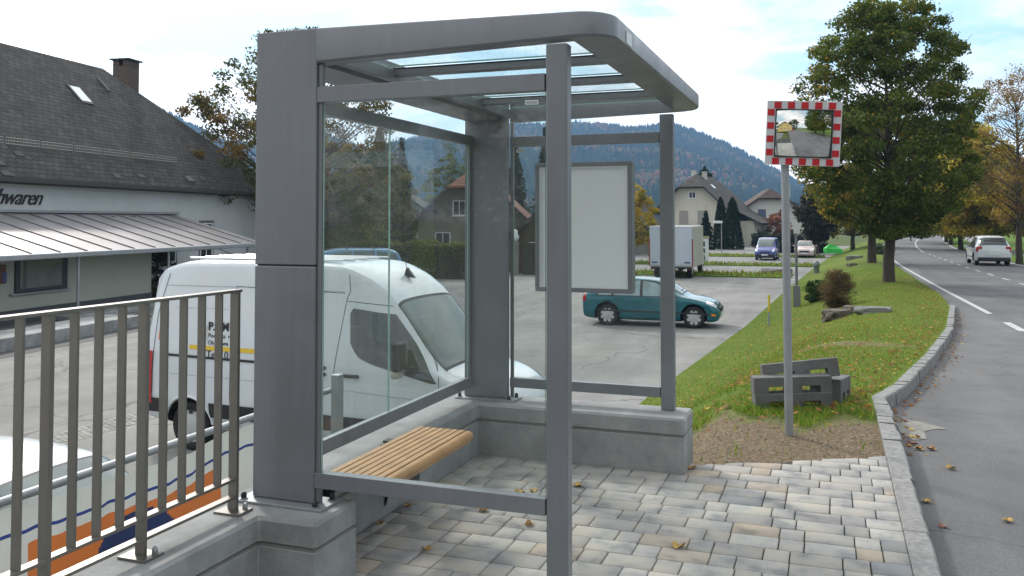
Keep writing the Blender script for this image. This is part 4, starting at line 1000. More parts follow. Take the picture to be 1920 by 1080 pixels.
# --- box truck
tk = empty('box_truck', 'white box truck parked with its rear doors to the camera', 'truck', (-8.45, 48.9, PK), 0)
M_box = mat('box_panel', (.52, .58, .66), .45, var=.05, vs_=1); M_boxs = mat('box_side_panel', (.50, .50, .47), .5, var=.06, vs_=1)
a = MB(); a.box((-1.2, 0, .62), (1.2, 4.3, 2.88)); a.build('box_body', M_boxs, tk, bevel=.03)
for sd_ in (-1, 1):
    a = MB(); x0, x1 = sorted((sd_*.012, sd_*1.16)); a.box((x0, -.03, .72), (x1, .0, 2.84)); d = a.build('rear_door', M_box, tk, bevel=.008)
    a = MB(); a.box((x0+.1 if sd_ < 0 else x1-.42, -.036, .84), (x0+.42 if sd_ < 0 else x1-.1, -.03, .93)); a.build('number_plate', mat('plate_blue', (.06, .1, .22), .5), d)
    a = MB(); a.box((sd_*1.2-.03, -.035, .7), (sd_*1.2+.03, .0, 2.2)); a.build('marker_strip', mat('marker_red', (.3, .02, .03), .4), tk)
    wheel(tk, sd_*.93, 0, .36, .24, 1) if False else None
    a = MB(); a.box((sd_*1.0-.12, -.1, .5), (sd_*1.0+.12, .05, .555)); a.build('tail_lamp', mat('dark_red_lens', (.16, .01, .012), .3), tk, bevel=.01)
for (wx, wy) in ((-.92, .9), (.92, .9), (-.92, 5.0), (.92, 5.0)):
    a = MB(); a.tube([(wx-.13, wy, .38), (wx-.1, wy, .38), (wx+.1, wy, .38), (wx+.13, wy, .38)], [.34, .38, .38, .34], 26, 0); a.tube([(wx-.135, wy, .38), (wx+.135, wy, .38)], .2, 16, 1); a.build('wheel', [M_tyre, M_rim], tk)
a = MB(); a.box((-.5, -.02, .42), (-.4, 5.8, .6)); a.box((.4, -.02, .42), (.5, 5.8, .6)); a.box((-1.1, -.12, .56), (1.1, .1, .64)); a.build('chassis', M_black, tk)
a = MB(); a.prism([(4.4, .5), (6.1, .5), (6.15, 1.2), (5.8, 1.45), (5.3, 2.15), (4.4, 2.25)], 'x', -1.0, 1.0); a.build('cab', M_box, tk, bevel=.06)
bx(tk, 'roof_edge', (-1.21, -.02, 2.86), (1.21, 4.31, 2.91), M_white)
# small red car and parked car seen in the traffic mirror
rc, _ = hatch('red_car', 'small red car on the road behind the photographer, seen in the mirror', paint('red_paint', (.4, .02, .02)), (4.4, -38, zroad(-38)), R(-90), 1.0)

# ------------------------------------------------------------------ buildings
def tilemat(name, c1, c2, sx, sz, rough=.9, bump=.6):
    m = bpy.data.materials.new(name); m.use_nodes = True; t = m.node_tree; p = t.nodes['Principled BSDF']; p.inputs['Roughness'].default_value = rough
    tcn = N(t, 'ShaderNodeUVMap'); b = N(t, 'ShaderNodeTexBrick'); b.inputs['Scale'].default_value = 1.0
    b.inputs['Brick Width'].default_value = sx; b.inputs['Row Height'].default_value = sz; b.inputs['Mortar Size'].default_value = sz*.09; b.inputs['Mortar Smooth'].default_value = .4
    b.inputs['Color1'].default_value = tuple(c1)+(1,); b.inputs['Color2'].default_value = tuple(c2)+(1,); b.inputs['Mortar'].default_value = tuple(v*.35 for v in c1)+(1,)
    L(t, tcn.outputs[0], b.inputs['Vector'])
    n = N(t, 'ShaderNodeTexNoise'); n.inputs['Scale'].default_value = 1.2; n.inputs['Detail'].default_value = 10; n.inputs['Roughness'].default_value = .75; L(t, tcn.outputs[0], n.inputs['Vector'])
    c = MIXC(t, 1.0, b.outputs[0], RAMP(t, n.outputs[0], [(.3, .55), (.5, .95), (.7, 1.55)]), 'MULTIPLY'); L(t, c, p.inputs['Base Color'])
    bp = N(t, 'ShaderNodeBump'); bp.inputs['Strength'].default_value = bump; bp.inputs['Distance'].default_value = .02
    sep = N(t, 'ShaderNodeSeparateXYZ'); L(t, tcn.outputs[0], sep.inputs[0]); ramp = MATH(t, 'FRACT', MATH(t, 'DIVIDE', sep.outputs[1], sz))
    L(t, MATH(t, 'SUBTRACT', MATH(t, 'MULTIPLY', b.outputs[1], -1.0), ramp), bp.inputs['Height']); L(t, bp.outputs[0], p.inputs['Normal'])
    return m
M_slate = tilemat('slate_roof', (.032, .031, .031), (.062, .059, .057), .36, .24)
M_brown = tilemat('brown_tile_roof', (.075, .052, .045), (.11, .075, .06), .3, .3)
M_redt = tilemat('red_tile_roof', (.20, .075, .045), (.27, .11, .07), .3, .32)
M_greyt = tilemat('grey_tile_roof', (.065, .058, .054), (.095, .085, .08), .3, .3)
def roof_face(mb, pts, th=.12):
    # a sloping slab, returns nothing; UV assigned later by builder
    P = [Vector(p) for p in pts]; n = (P[1]-P[0]).cross(P[2]-P[0]).normalized(); n = n if n.z > 0 else -n
    k = len(P); top = P; bot = [p-Vector((0, 0, th)) for p in P]
    mb.add(top+bot, [tuple(range(k)), tuple(range(k, 2*k))[::-1]]+[(i, (i+1) % k, k+(i+1) % k, k+i) for i in range(k)])
def add_uv(o):
    me = o.data; uv = me.uv_layers.new(name='UVMap')
    for f in me.polygons:
        n = f.normal; 
        if abs(n.z) > .98: e = Vector((1, 0, 0))
        else: e = Vector((-n.y, n.x, 0)).normalized()
        up = n.cross(e).normalized()
        if up.z < 0: up = -up
        for li in f.loop_indices:
            c = me.vertices[me.loops[li].vertex_index].co; uv.data[li].uv = (c.dot(e), c.dot(up))
def windowp(root, x, z, w_, h, y, shut=None, frame=None, face='y', depth=.06, cross=True):
    # window in a wall facing -y (face 'y') or +x (face 'x') at local position
    fm = frame or M_white; a = MB(); t = .06
    def B(u0, v0, u1, v1, d0, d1, mi=0):
        if face == 'y': a.box((u0, y-d1, v0), (u1, y-d0, v1), mi)
        else: a.box((y+d0, u0, v0), (y+d1, u1, v1), mi)
    B(x-w_/2-.02, z, x-w_/2+t, z+h, -.02, depth*.6); B(x+w_/2-t, z, x+w_/2+.02, z+h, -.02, depth*.6)
    B(x-w_/2+t, z, x+w_/2-t, z+t, -.02, depth*.6); B(x-w_/2+t, z+h-t, x+w_/2-t, z+h, -.02, depth*.6)
    if cross: B(x-.03, z+t, x+.03, z+h-t, -.02, depth*.5); 
    B(x-w_/2-.08, z-.06, x+w_/2+.08, z-.001, -.02, depth*1.6)
    f = a.build('window', fm, root)
    a = MB(); B(x-w_/2+t, z+t, x+w_/2-t, z+h-t, -.02, .012); a.build('pane', shut or M_winglass, f)
    return f
def house(name, lab, loc, rz, W, D, hw, hr, wallm, roofm, hip=0.35, ov=.6, wins=(), swins=(), chim=(), rname='house', skyl=(), cat='house', door=None):
    # gable face at y=0 (facing -y), ridge along +y; half hip clips the gable top by fraction hip
    root = empty(name, lab, cat, loc, rz); zr = hw+hr; sl = hr/(W/2)
    a = MB(); hz = zr-hr*hip; xh = (zr-hz)/sl
    prof = [(-W/2, -.5), (W/2, -.5), (W/2, hw-.02), (xh, hz-.04), (-xh, hz-.04), (-W/2, hw-.02)]
    a.prism(prof, 'y', 0, D); o = a.build('wall', wallm, root)
    r = MB(); e = ov; zo = hw-sl*e; yh = e; run = hr*hip*.9
    for sd_ in (-1, 1):
        pts = [(sd_*(W/2+e), -yh, zo), (sd_*(W/2+e), D+yh, zo), (sd_*xh, D+yh, hz), (0, D-run, zr), (0, run, zr), (sd_*xh, -yh, hz)] if hip > 0 else [(sd_*(W/2+e), -yh, zo), (sd_*(W/2+e), D+yh, zo), (0, D+yh, zr), (0, -yh, zr)]
        roof_face(r, [(x, y, z+.14) for x, y, z in pts])
    if hip > 0:
        roof_face(r, [(-xh, -yh, hz+.138), (xh, -yh, hz+.138), (0, run, zr+.138)]); roof_face(r, [(-xh, D+yh, hz+.138), (xh, D+yh, hz+.138), (0, D-run, zr+.138)])
    ro = r.build('roof', roofm, root); add_uv(ro)
    for sd_ in (-1, 1):
        b_ = MB(); xe = xh if hip > 0 else .02; ze = hz if hip > 0 else zr
        b_.prism([(sd_*(W/2+e), zo+.13), (sd_*xe, ze+.13), (sd_*xe, ze-.14), (sd_*(W/2+e), zo-.12)], 'y', -yh-.04, -yh+.02); b_.build('bargeboard', mat('dark_bargeboard', (.05, .04, .035), .8), ro)
        b_ = MB(); b_.box((min(sd_*(W/2+.02), sd_*(W/2+e-.03)), -yh+.03, zo-.03), (max(sd_*(W/2+.02), sd_*(W/2+e-.03)), D+yh-.03, zo+.0)); b_.build('soffit', mat('dark_bargeboard'), ro)
    for (x, z, w_, h, *k) in wins: windowp(root, x, z, w_, h, 0, *(k or ()))
    for (y, z, w_, h, *k) in swins: windowp(root, y, z, w_, h, W/2, *(k or ()), face='x')
    for (x, y, z0, z1, s_) in chim:
        c = MB(); c.box((x-s_/2, y-s_/2, z0), (x+s_/2, y+s_/2, z1)); c.box((x-s_/2-.08, y-s_/2-.08, z1), (x+s_/2+.08, y+s_/2+.08, z1+.08)); c.build('chimney', mat('plaster_pale', (.55, .54, .5), .9), ro)
    for (x, y, w_, l) in skyl:
        c = MB(); zc = zr-abs(x)*sl+.16; ang = math.atan(sl)*(1 if x > 0 else -1); c.box((x-w_/2, y-l/2, zc), (x+w_/2, y+l/2, zc+.06), rot=Matrix.Rotation(ang, 3, 'Y')); c.build('skylight', M_chrome, ro)
    if door:
        c = MB(); x, w_, h = door; c.box((W/2-.02, x-w_/2, 0), (W/2+.05, x+w_/2, h)); c.build('door', M_black, root)
    return root
M_cream = mat('cream_plaster', (.62, .59, .50), .9, var=.06, vs_=1.0, stain=.12)
M_wplast = mat('white_plaster', (.60, .62, .64), .9, var=.05, vs_=.8, stain=.1)
M_gplast = mat('grey_plaster', (.26, .245, .215), .9, var=.15, vs_=.7, stain=.25)
M_brownw = mat('brown_boards', (.10, .065, .045), .9, var=.3, vs_=3)
M_shut = mat('grey_shutter', (.33, .31, .28), .7)
M_shb = mat('blue_curtain', (.12, .18, .33), .6); M_fred = mat('red_brown_frame', (.12, .03, .025), .7)

# --- long building at the left with shop awning
def cam2w(xr, z, Z): return Vector((xr*math.cos(YAW)-z*math.sin(YAW), xr*math.sin(YAW)+z*math.cos(YAW), Z))
W0 = cam2w(-17.55, 30, PK)            # point on its front wall; s runs away, t towards the lot
ang = YAW-R(12.3)                      # wall direction: left of +Y
bl = empty('long_shop_building', 'long white building with dark slate hip roof and shop awning at the left', 'building', W0, ang)
# local axes after rotation: +y along wall (away), +x towards the parking lot
sE = 20.3; sS = -14
a = MB(); a.box((-11, sS, -.3), (0, sE, 4.82)); a.build('wall', M_wplast, bl)
r = MB(); ev = 4.75; rg_ = 4.75+6.0; xr_ = -5.5; o_ = .45; hipr = 8.0
roof_face(r, [(o_, sS-1, ev-.1), (o_, sE+o_, ev-.1), (xr_, sE-hipr, rg_), (xr_, sS-1, rg_)], .1)
roof_face(r, [(-11-o_, sS-1, ev-.1), (-11-o_, sE+o_, ev-.1), (xr_, sE-hipr, rg_), (xr_, sS-1, rg_)], .1)
roof_face(r, [(o_, sE+o_, ev-.102), (-11-o_, sE+o_, ev-.102), (xr_, sE-hipr, rg_-.002)], .1)
rf = r.build('roof', M_slate, bl); add_uv(rf)
def onroof(sy, d):   # d: distance down from ridge horizontally (towards the lot)
    return Vector((xr_+d, sy, rg_-(rg_-ev+.1)*d/(o_-xr_)))
sla = math.atan((rg_-ev+.1)/(o_-xr_))
a = MB(); a.box((o_, sS-1, ev-.22), (o_+.12, sE+.5, ev-.06)); a.box((.0, sS-1, ev-.26), (o_, sE+.4, ev-.203)); a.build('gutter', mat('dark_gutter', (.055, .052, .05), .7), rf)
c = MB(); ch = Vector((xr_-.6, sE-hipr+2.6, 0)); k_ = .46; c.box((ch.x-k_, ch.y-k_, rg_-2.4), (ch.x+k_, ch.y+k_, rg_+.55))
c.box((ch.x-k_, ch.y-k_, rg_+.55), (ch.x-.12, ch.y+k_, rg_+.85)); c.box((ch.x+.12, ch.y-k_, rg_+.55), (ch.x+k_, ch.y+k_, rg_+.85)); c.box((ch.x-.12, ch.y-.1, rg_+.55), (ch.x+.12, ch.y+.1, rg_+.85))
c.build('chimney', mat('old_brick', (.13, .10, .085), .95, var=.3, vs_=12, bump=.5, bs=30), rf, bevel=.02)
c = MB(); c.box((ch.x-.58, ch.y-.58, rg_+.852), (ch.x+.58, ch.y+.58, rg_+.92)); c.build('chimney_cap', mat('dark_gutter', (.05, .05, .05)), rf)
for (sy, d, w_, l, m_) in ((8.35, 1.9, .62, .95, mat('skylight_glass', (.7, .75, .8), .1, .2)), (11.0, 1.05, .18, .9, mat('pale_slate2', (.12, .12, .12), .8)), (17.0, 3.95, .5, .3, mat('pale_slate2')), (11.3, 5.5, .5, .35, mat('pale_slate2'))):
    p = onroof(sy, d); c = MB(); c.box((p.x-l/2, p.y-w_/2, p.z+.02), (p.x+l/2, p.y+w_/2, p.z+.08), rot=Matrix.Rotation(sla, 3, 'Y')); 
    if sy == 8.35:
        c.box((p.x-l/2-.1, p.y-w_/2-.1, p.z+.0), (p.x+l/2+.1, p.y+w_/2+.1, p.z+.05), 1, rot=Matrix.Rotation(sla, 3, 'Y'))
    c.build('skylight' if sy == 8.35 else 'roof_hatch', [m_, M_black], rf)
c = MB(); p0 = onroof(0, 4.75)
for kk in range(10):
    y0 = -6+kk*1.75
    for zz_ in (.06, .17, .28): c.tube([(p0.x, y0, p0.z+zz_+.02), (p0.x, y0+1.62, p0.z+zz_+.02)], .026, 5)
    for j in range(13): c.tube([(p0.x, y0+j*.135, p0.z+.02), (p0.x, y0+j*.135, p0.z+.3)], .018, 4, caps=False)
c.build('snow_guard', mat('snow_guard_metal', (.30, .29, .275), .6, .1), rf)
rr_ = random.Random(3)
for k in range(9):   # a few lifted, paler slates near the eaves
    sy = rr_.uniform(-5, 16); d = rr_.uniform(5.0, 5.8)
    p = onroof(sy, d); c = MB(); c.box((p.x-.12, p.y-.2, p.z+.01), (p.x+.12, p.y+.2, p.z+.03), rot=Matrix.Rotation(sla+rr_.uniform(-.06, .0), 3, 'Y')); c.build('loose_slate', mat('pale_slate', (.085, .083, .08), .9), rf)
textobj('lettering', 'hwaren', .78, M_black, bl, (.03, -.30, 3.78), (R(90), 0, R(90)), .02, shear=.5, bold=.0, spacing=.9)
# windows of the main wall
for sy, z0, w_, h in ((12.75, 1.35, 1.05, 1.75), (9.7, 1.35, 1.05, 1.75), (7.2, .5, 1.0, 1.5)):
    f = windowp(bl, sy, z0, w_, h, 0, face='x', depth=.06)
    g = MB(); t = .1
    for (y0, z_0, y1, z_1) in ((sy-w_/2-t, z0-.02, sy-w_/2, z0+h+.1), (sy+w_/2, z0-.02, sy+w_/2+t, z0+h+.1), (sy-w_/2-t, z0+h, sy+w_/2+t, z0+h+.12), (sy-w_/2-t, z0-.16, sy+w_/2+t, z0-.06)): g.box((.0, y0, z_0), (.03, y1, z_1))
    g.build('painted_surround', mat('grey_scroll_paint', (.16, .17, .2), .9, var=.7, vs_=11), f)
# annex under awning
ax = 3.3
a = MB(); a.prism([(0, 0), (ax, 0), (ax, 2.42), (0, 3.3)], 'y', sS+2.3, 3.7); a.build('annex_wall', mat('annex_plaster', (.40, .42, .36), .9, var=.05, vs_=1), bl)
a = MB(); a.box((-.01, sS+2.01, -.3), (ax+.03, 3.73, .52)); a.build('plinth', mat('plinth_grey', (.075, .08, .088), .85, var=.1), bl)
a = MB(); a.box((ax-.01, -3.0, 1.02), (ax+.06, -.8, 2.5)); f = a.build('shop_window', mat('dark_frame', (.03, .035, .04), .5), bl, bevel=.01)
a = MB(); a.box((ax+.05, -2.85, 1.14), (ax+.07, -1.08, 2.42)); a.build('pane', mat('shop_glass', (.10, .125, .12), .1, spec=.8, var=.3, vs_=1.5), f)
a = MB(); a.box((ax-.01, -3.2, .97), (ax+.12, -.7, 1.01)); a.build('sill', M_galv, f)
a = MB(); a.box((ax-.01, -6.5, .1), (ax+.05, -4.05, 2.6)); a.build('door', mat('dark_frame', (.03, .035, .04), .5), bl)
a = MB(); a.box((ax, -3.72, 1.35), (ax+.12, -3.42, 1.9)); mbx = a.build('letter_box', mat('brown_enamel', (.12, .04, .025), .4), bl, bevel=.03)
a = MB(); a.box((ax+.12, -3.58, 1.4), (ax+.128, -3.43, 1.68)); a.build('notice', mat('notice_blue', (.06, .08, .25), .5), mbx)
# awning
AW = MB(); zb_, zf_ = 3.5, 2.24; dpt = 4.45; y0, y1 = sS+2, 10.1
AW.add([(0.0, y0, zb_), (dpt, y0, zf_), (dpt, y1, zf_), (0.0, y1, zb_), (0.0, y0, zb_-.04), (dpt, y0, zf_-.04), (dpt, y1, zf_-.04), (0.0, y1, zb_-.04)], [(0, 1, 2, 3), (7, 6, 5, 4), (0, 4, 5, 1), (1, 5, 6, 2), (2, 6, 7, 3), (3, 7, 4, 0)])
aw = AW.build('awning', mat('awning_sheet', (.42, .40, .41), .32, .55, var=.12, vs_=.8), bl)
a = MB(); y = y0+.1
while y < y1+.05:
    a.box((0, y-.02, 0), (math.hypot(dpt, zb_-zf_), y+.02, .035)); y += 1.18
sla2 = math.atan((zb_-zf_)/dpt); Rx = Matrix.Rotation(sla2, 3, 'Y')
a.v = [tuple(Rx @ Vector(v)+Vector((0, 0, zb_+.002))) for v in a.v]; a.build('seam', mat('awning_seam', (.3, .29, .29), .35, .6), aw)
a = MB(); a.box((dpt, y0, zf_-.17), (dpt+.12, y1+.5, zf_-.0)); a.build('awning_gutter', M_galv, aw, bevel=.03)
a = MB(); a.box((-.0, y0, zb_), (.16, y1+.2, zb_+.09)); a.build('flashing', M_galv, aw)
for y in (-1.55, 3.2, 8.9):
    a = MB(); a.tube([(dpt-.1, y, 0), (dpt-.1, y, zf_-.1)], .045, 10); a.build('awning_post', M_galv, aw)
a = MB(); a.tube([(dpt-.1, 8.9, zf_-.75), (dpt-.1, 6.4, zf_-.12)], .03, 6); a.build('brace', M_galv, aw)
for y in (5.3, 6.6):
    a = MB(); a.box((.3, y-.09, 0), (.48, y+.09, zb_-.1)); a.build('awning_pillar', mat('brown_pillar', (.16, .12, .11), .8), aw)
bw = lambda lx, ly, z: bl.matrix_basis @ Vector((lx, ly, z))
bl_m = Matrix.Translation(W0) @ Matrix.Rotation(ang, 4, 'Z')
def BW(lx, ly, lz): return bl_m @ Vector((lx, ly, lz))
# concrete steps and kerb by the shop, cobbled gutter strip
def bstruct(name, a_, b_, m, bevel=.02):
    q = MB(); q.box(a_, b_); o = q.build(name, m, bevel=bevel); o.location = W0; o.rotation_euler = (0, 0, ang); return o
struct(bstruct('pavement', (ax, sS, -.02), (5.6, sE, .07), mat('old_pavement', (.20, .195, .18), .9, var=.2, vs_=1.5, stain=.3)))
tag(bstruct('loading_ramp', (5.6, -9, 0), (6.9, -1.9, .34), M_concrete), 'low concrete loading ramp beside the shop pavement', 'ramp')
tag(bstruct('concrete_step', (ax+.05, -1.7, .07), (4.5, 6.5, .22), M_concrete), 'long concrete step along the shop wall under the awning', 'step')
struct(bstruct('asphalt_patch', (6.3, sS, .002), (7.6, 30, .006), asphalt('dark_asphalt', (.075, .077, .08), (.095, .097, .10), .8, .2), 0))
V = []; F = []; col = []; r5 = random.Random(5)
y = -4.0
while y < 30:
    for i in range(6):
        x = -10.95+i*.105+r5.uniform(-.006, .006); h = PK+.012+r5.uniform(-.004, .004); o = len(V); yy = y+r5.uniform(-.012, .012)+(i % 2)*.05
        V += [(x, yy, PK-.02), (x+.09, yy, PK-.02), (x+.09, yy+.09, PK-.02), (x, yy+.09, PK-.02), (x+.012, yy+.012, h), (x+.078, yy+.012, h), (x+.078, yy+.078, h), (x+.012, yy+.078, h)]
        F += [tuple(o+j for j in f) for f in ((4, 5, 6, 7), (0, 1, 5, 4), (1, 2, 6, 5), (2, 3, 7, 6), (3, 0, 4, 7))]; k = r5.uniform(.75, 1.15); col += [(.37*k, .36*k, .335*k)]*5
    y += .105
struct(npmesh('cobble_strip', V, F, mat('cobble', attr=True, rough=.85, bump=.4, bs=80), col=col))

# --- houses beyond the lot
hA = house('gable_house', 'grey plastered house with red tiled half hip roof behind the hedge', tuple(cam2w(-2.65, 58, PK)), YAW+R(-4), 7.2, 9, 3.35, 3.4, M_gplast, M_redt, hip=.42, ov=.95, wins=((-.85, 3.55, .85, 1.0), (-1.95, 1.45, 1.0, 1.0)))
house('white_outbuilding', 'white building half hidden by trees left of the grey plastered house', tuple(cam2w(-9.6, 72, PK)), YAW+R(-2), 4.6, 8, 4.2, 1.6, M_wplast, M_greyt, hip=0, ov=.2, wins=((.6, 2.7, .9, .9), (-.5, .6, 1.3, 1.1)))
house('brown_barn', 'brown timber barn with tiled roof seen left of the poster board', tuple(cam2w(2.6, 53.5, PK)), YAW-R(3), 4.6, 3.5, 2.7, 1.7, M_brownw, M_brown, hip=.3, ov=.7, wins=((-1.2, 1.0, .7, .9),))
house('skylight_house', 'grey roofed house with a skylight just right of the poster board', tuple(cam2w(8.4, 84, PK)), YAW-R(20), 8, 8, 3.3, 4.3, M_gplast, M_greyt, hip=.3, ov=.8, skyl=((2.2, 2.6, 1.3, .8), (2.2, 3.6, 1.3, .8)))
hD = house('half_hip_house', 'large cream house with half hip grey roof and two chimneys behind the truck', tuple(cam2w(23.1, 112, PK)), YAW-R(27), 8.6, 12.5, 4.9, 4.2, M_cream, M_greyt, hip=.4, ov=.9,
   wins=((-1.15, 2.9, 1.1, 1.6, M_shut, M_shut), (1.25, 2.9, 1.1, 1.6, M_shut, M_shut), (0, 6.1, .9, .8)), swins=((2.6, 1.0, .8, 1.2),), chim=((-.5, 2.6, 8.2, 9.75, .55), (.4, 4.6, 8.2, 9.65, .55)), skyl=((1.6, 4.4, .7, 1.0),), door=None)
a = MB(); a.box((4.3, 4.2, -.3), (6.9, 13.2, 3.2), 0); q = a.build('lean_to', M_cream, hD)
windowp(hD, 8.2, 1.2, 1.0, 1.3, 6.9, face='x'); windowp(hD, 5.2, 1.2, .7, 1.3, 6.9, face='x'); windowp(hD, 5.9, -.1, .8, 2.2, 4.2, face='x')
a = MB(); a.box((6.88, 6.2, -.2), (6.95, 7.0, 2.1)); a.build('door', M_black, hD)
a = MB(); roof_face(a, [(4.15, 3.6, 4.85), (4.15, 14.0, 4.85), (7.9, 14.0, 2.95), (7.9, 3.6, 2.95)]); q = a.build('lean_to_roof', M_greyt, hD); add_uv(q)
house('white_house', 'white house with brown half hip roof and red framed windows right of the cream house', tuple(cam2w(36.2, 122, PK)), YAW-R(8), 8.6, 9, 4.6, 3.0, mat('bright_white_plaster', (.78, .78, .76), .9), M_brown, hip=.45, ov=.9, wins=((-1.3, 3.3, 1.0, 1.5, M_shb, M_fred), (1.6, 3.3, 1.0, 1.5, M_fred, M_fred), (-2.2, .8, 1.4, 1.2), (2.2, .8, 1.4, 1.2, M_fred, M_fred)), chim=((2.6, 4, 6.5, 8.2, 1.1),))
house('far_grey_house', 'distant grey house glimpsed over the end of the road', (26, 205, -1), R(10), 12, 9, 3.8, 2.6, mat('far_wall', (.42, .44, .46), .9), M_greyt, hip=.2, ov=.5, wins=((-3, 1.2, 1.6, 1.4), (2, 1.2, 1.6, 1.4)))
house('yellow_house', 'yellow house behind the photographer, reflected in the traffic mirror', (-2, -46, 0), R(172), 12, 10, 5, 3.6, mat('yellow_plaster', (.6, .45, .16), .9), M_brown, hip=.3, ov=.6, wins=((-3, 1.2, 1.1, 1.4), (0, 1.2, 1.1, 1.4), (3, 1.2, 1.1, 1.4), (-3, 3.6, 1.1, 1.2), (3, 3.6, 1.1, 1.2)))
# gate and gatepost beside the barn
g = empty('yard_gate', 'dark timber yard gate below the brown barn', 'gate', tuple(cam2w(1.0, 52, PK)), YAW)
a = MB(); a.box((-.35, -.04, 0), (1.6, .0, 1.9)); a.build('gate_leaf', mat('dark_boards', (.04, .035, .032), .9, var=.3, vs_=5), g, bevel=.01)
a = MB(); a.box((-1.0, -.2, 0), (-.6, .2, 2.0)); po = a.build('gate_post', M_gplast, g)
a = MB(); a.tube([(-.8, 0, 2.0), (-.8, 0, 2.1), (-.8, 0, 2.25), (-.8, 0, 2.45), (-.8, 0, 2.6), (-.8, 0, 2.7)], [.1, .2, .23, .15, .15, .03], 14); a.build('finial', M_white, po)
# street lamp, cabinet, posts
sl_ = empty('street_lamp', 'small street lamp with a white head in front of the thuja trees', 'street lamp', tuple(at(1353, 474, PK)), YAW)
a = MB(); a.tube([(0, 0, 0), (0, 0, 3.0)], .05, 8); a.build('pole', M_galv, sl_); a = MB(); a.box((-.75, -.18, 2.95), (.1, .18, 3.2)); a.build('lamp_head', M_white, sl_, bevel=.05)
p = at(1318, 494, PK); cb_ = empty('display_cabinet', 'white roadside cabinet with three dark panels right of the truck', 'cabinet', tuple(p), YAW)
a = MB(); a.box((-.38, -.3, 0), (.38, .3, 1.9)); a.build('body', M_white, cb_, bevel=.03); a = MB(); a.box((-.42, -.34, 1.9), (.42, .34, 2.05)); a.build('cap', mat('cap_olive', (.35, .33, .2), .8), cb_)
for k in range(3): bx(cb_, 'panel', (-.2, -.32, .25+k*.52), (.1, -.3, .62+k*.52), mat('panel_blue', (.05, .08, .13), .5), .02)
yp = at(1442, 617, PK); yp.z = zbank(yp.x, yp.y)
q = MB(); q.tube([(0, 0, -.1), (0, 0, .42)], .03, 8, 0); q.tube([(0, 0, .42), (.01, 0, .92)], .034, 8, 1); o = q.build('marker_post', [M_galv, mat('yellow_marker', (.6, .45, .03), .6)]); o.location = yp
tag(o, 'thin marker post with a yellow top at the edge of the parking lot', 'post')
p = at(1494, 563, -1.2); p.z = zbank(p.x, p.y); q = MB(); q.box((-.12, -.1, -.1), (.12, .1, .75)); q.tube([(0, 0, .75), (0, 0, 2.6)], .05, 10); o = q.build('grey_post', mat('grey_post_metal', (.16, .17, .18), .6, .3), bevel=.01); o.location = p
tag(o, 'dark grey post with a boxy foot just behind the mirror pole', 'post')
p = at(1531, 508, -1.4); p.z = zbank(p.x, p.y); q = MB(); q.tube([(0, 0, -.1), (0, 0, .4), (0, 0, .42), (0, 0, .62), (0, 0, .74)], [.16, .16, .22, .2, .06], 12); o = q.build('hydrant', mat('hydrant_grey', (.22, .25, .26), .5)); o.location = p
tag(o, 'short grey hydrant on the grass edge beyond the green bush', 'hydrant')
p = cam2w(27.8, 76, PK); q = MB(); q.add([(-.9, -.6, 0), (1.0, -.6, 0), (1.0, .6, 0), (-.9, .6, 0), (-.9, -.5, .5), (1.0, -.5, .35), (1.0, .5, .4), (-.9, .5, .5), (-.3, 0, .95), (.6, .1, .7)], [(0, 1, 5, 4), (1, 2, 6, 5), (2, 3, 7, 6), (3, 0, 4, 7), (4, 5, 9, 8), (6, 7, 8, 9), (5, 6, 9), (7, 4, 8)])
o = q.build('green_tarpaulin', mat('green_tarp', (.02, .42, .05), .6)); o.location = (p.x, p.y, -1.2); o.scale = (.75, .7, .85); o.rotation_euler = (0, 0, YAW); tag(o, 'bright green tarpaulin heap glimpsed under the yellow branches', 'tarpaulin')
# rocks
def rock(px, py, Z, sx, sy, sz, seed, lab, m):
    r = random.Random(seed); bm = bmesh.new(); bmesh.ops.create_icosphere(bm, subdivisions=3, radius=1)
    for v in bm.verts:
        n = v.co.normalized(); k = 1+.25*math.sin(n.x*3+seed)+.2*math.sin(n.y*5+seed*2)*math.cos(n.z*4)+r.uniform(-.04, .04)
        v.co = Vector((max(-.8, min(.8, n.x*k))*sx, max(-.8, min(.8, n.y*k))*sy, max(-.6, min(.6, n.z*k))*sz))
    me = bpy.data.meshes.new('rock'); bm.to_mesh(me); bm.free(); me.materials.append(m); o = link('rock', me); p = at(px, py, Z); p.z = zbank(p.x, p.y)+sz*.25; o.location = p; o.rotation_euler = (0, 0, seed); tag(o, lab, 'rock', 'rocks lying on the grass bank')
M_rock = mat('rock_brown', (.13, .11, .09), .95, var=.4, vs_=5, bump=.8, bs=12); M_rockg = mat('rock_grey', (.20, .195, .185), .95, var=.3, vs_=4, bump=.6, bs=14)
rock(1566, 596, -.75, .5, .3, .27, 1, 'brown stone in front of the reddish shrub', M_rock)
rock(1598, 592, -.75, .34, .25, .22, 2, 'small brown stone between the shrub and the grey slab', M_rock)
rock(1636, 600, -.7, .5, .3, .17, 3, 'flat grey stone slab lying right of the brown stones', M_rockg)
rock(1601, 486, -1.0, .75, .4, .28, 4, 'grey boulder farther up the bank left of the tree trunks', M_rockg)
rock(1597, 499, -1.0, .4, .3, .2, 5, 'small dark rock below the far boulder', M_rock)
rock(1455, 510, -1.5, 1.1, .5, .35, 6, 'heap of dark stones on the grass strip left of the mirror pole', M_rockg)
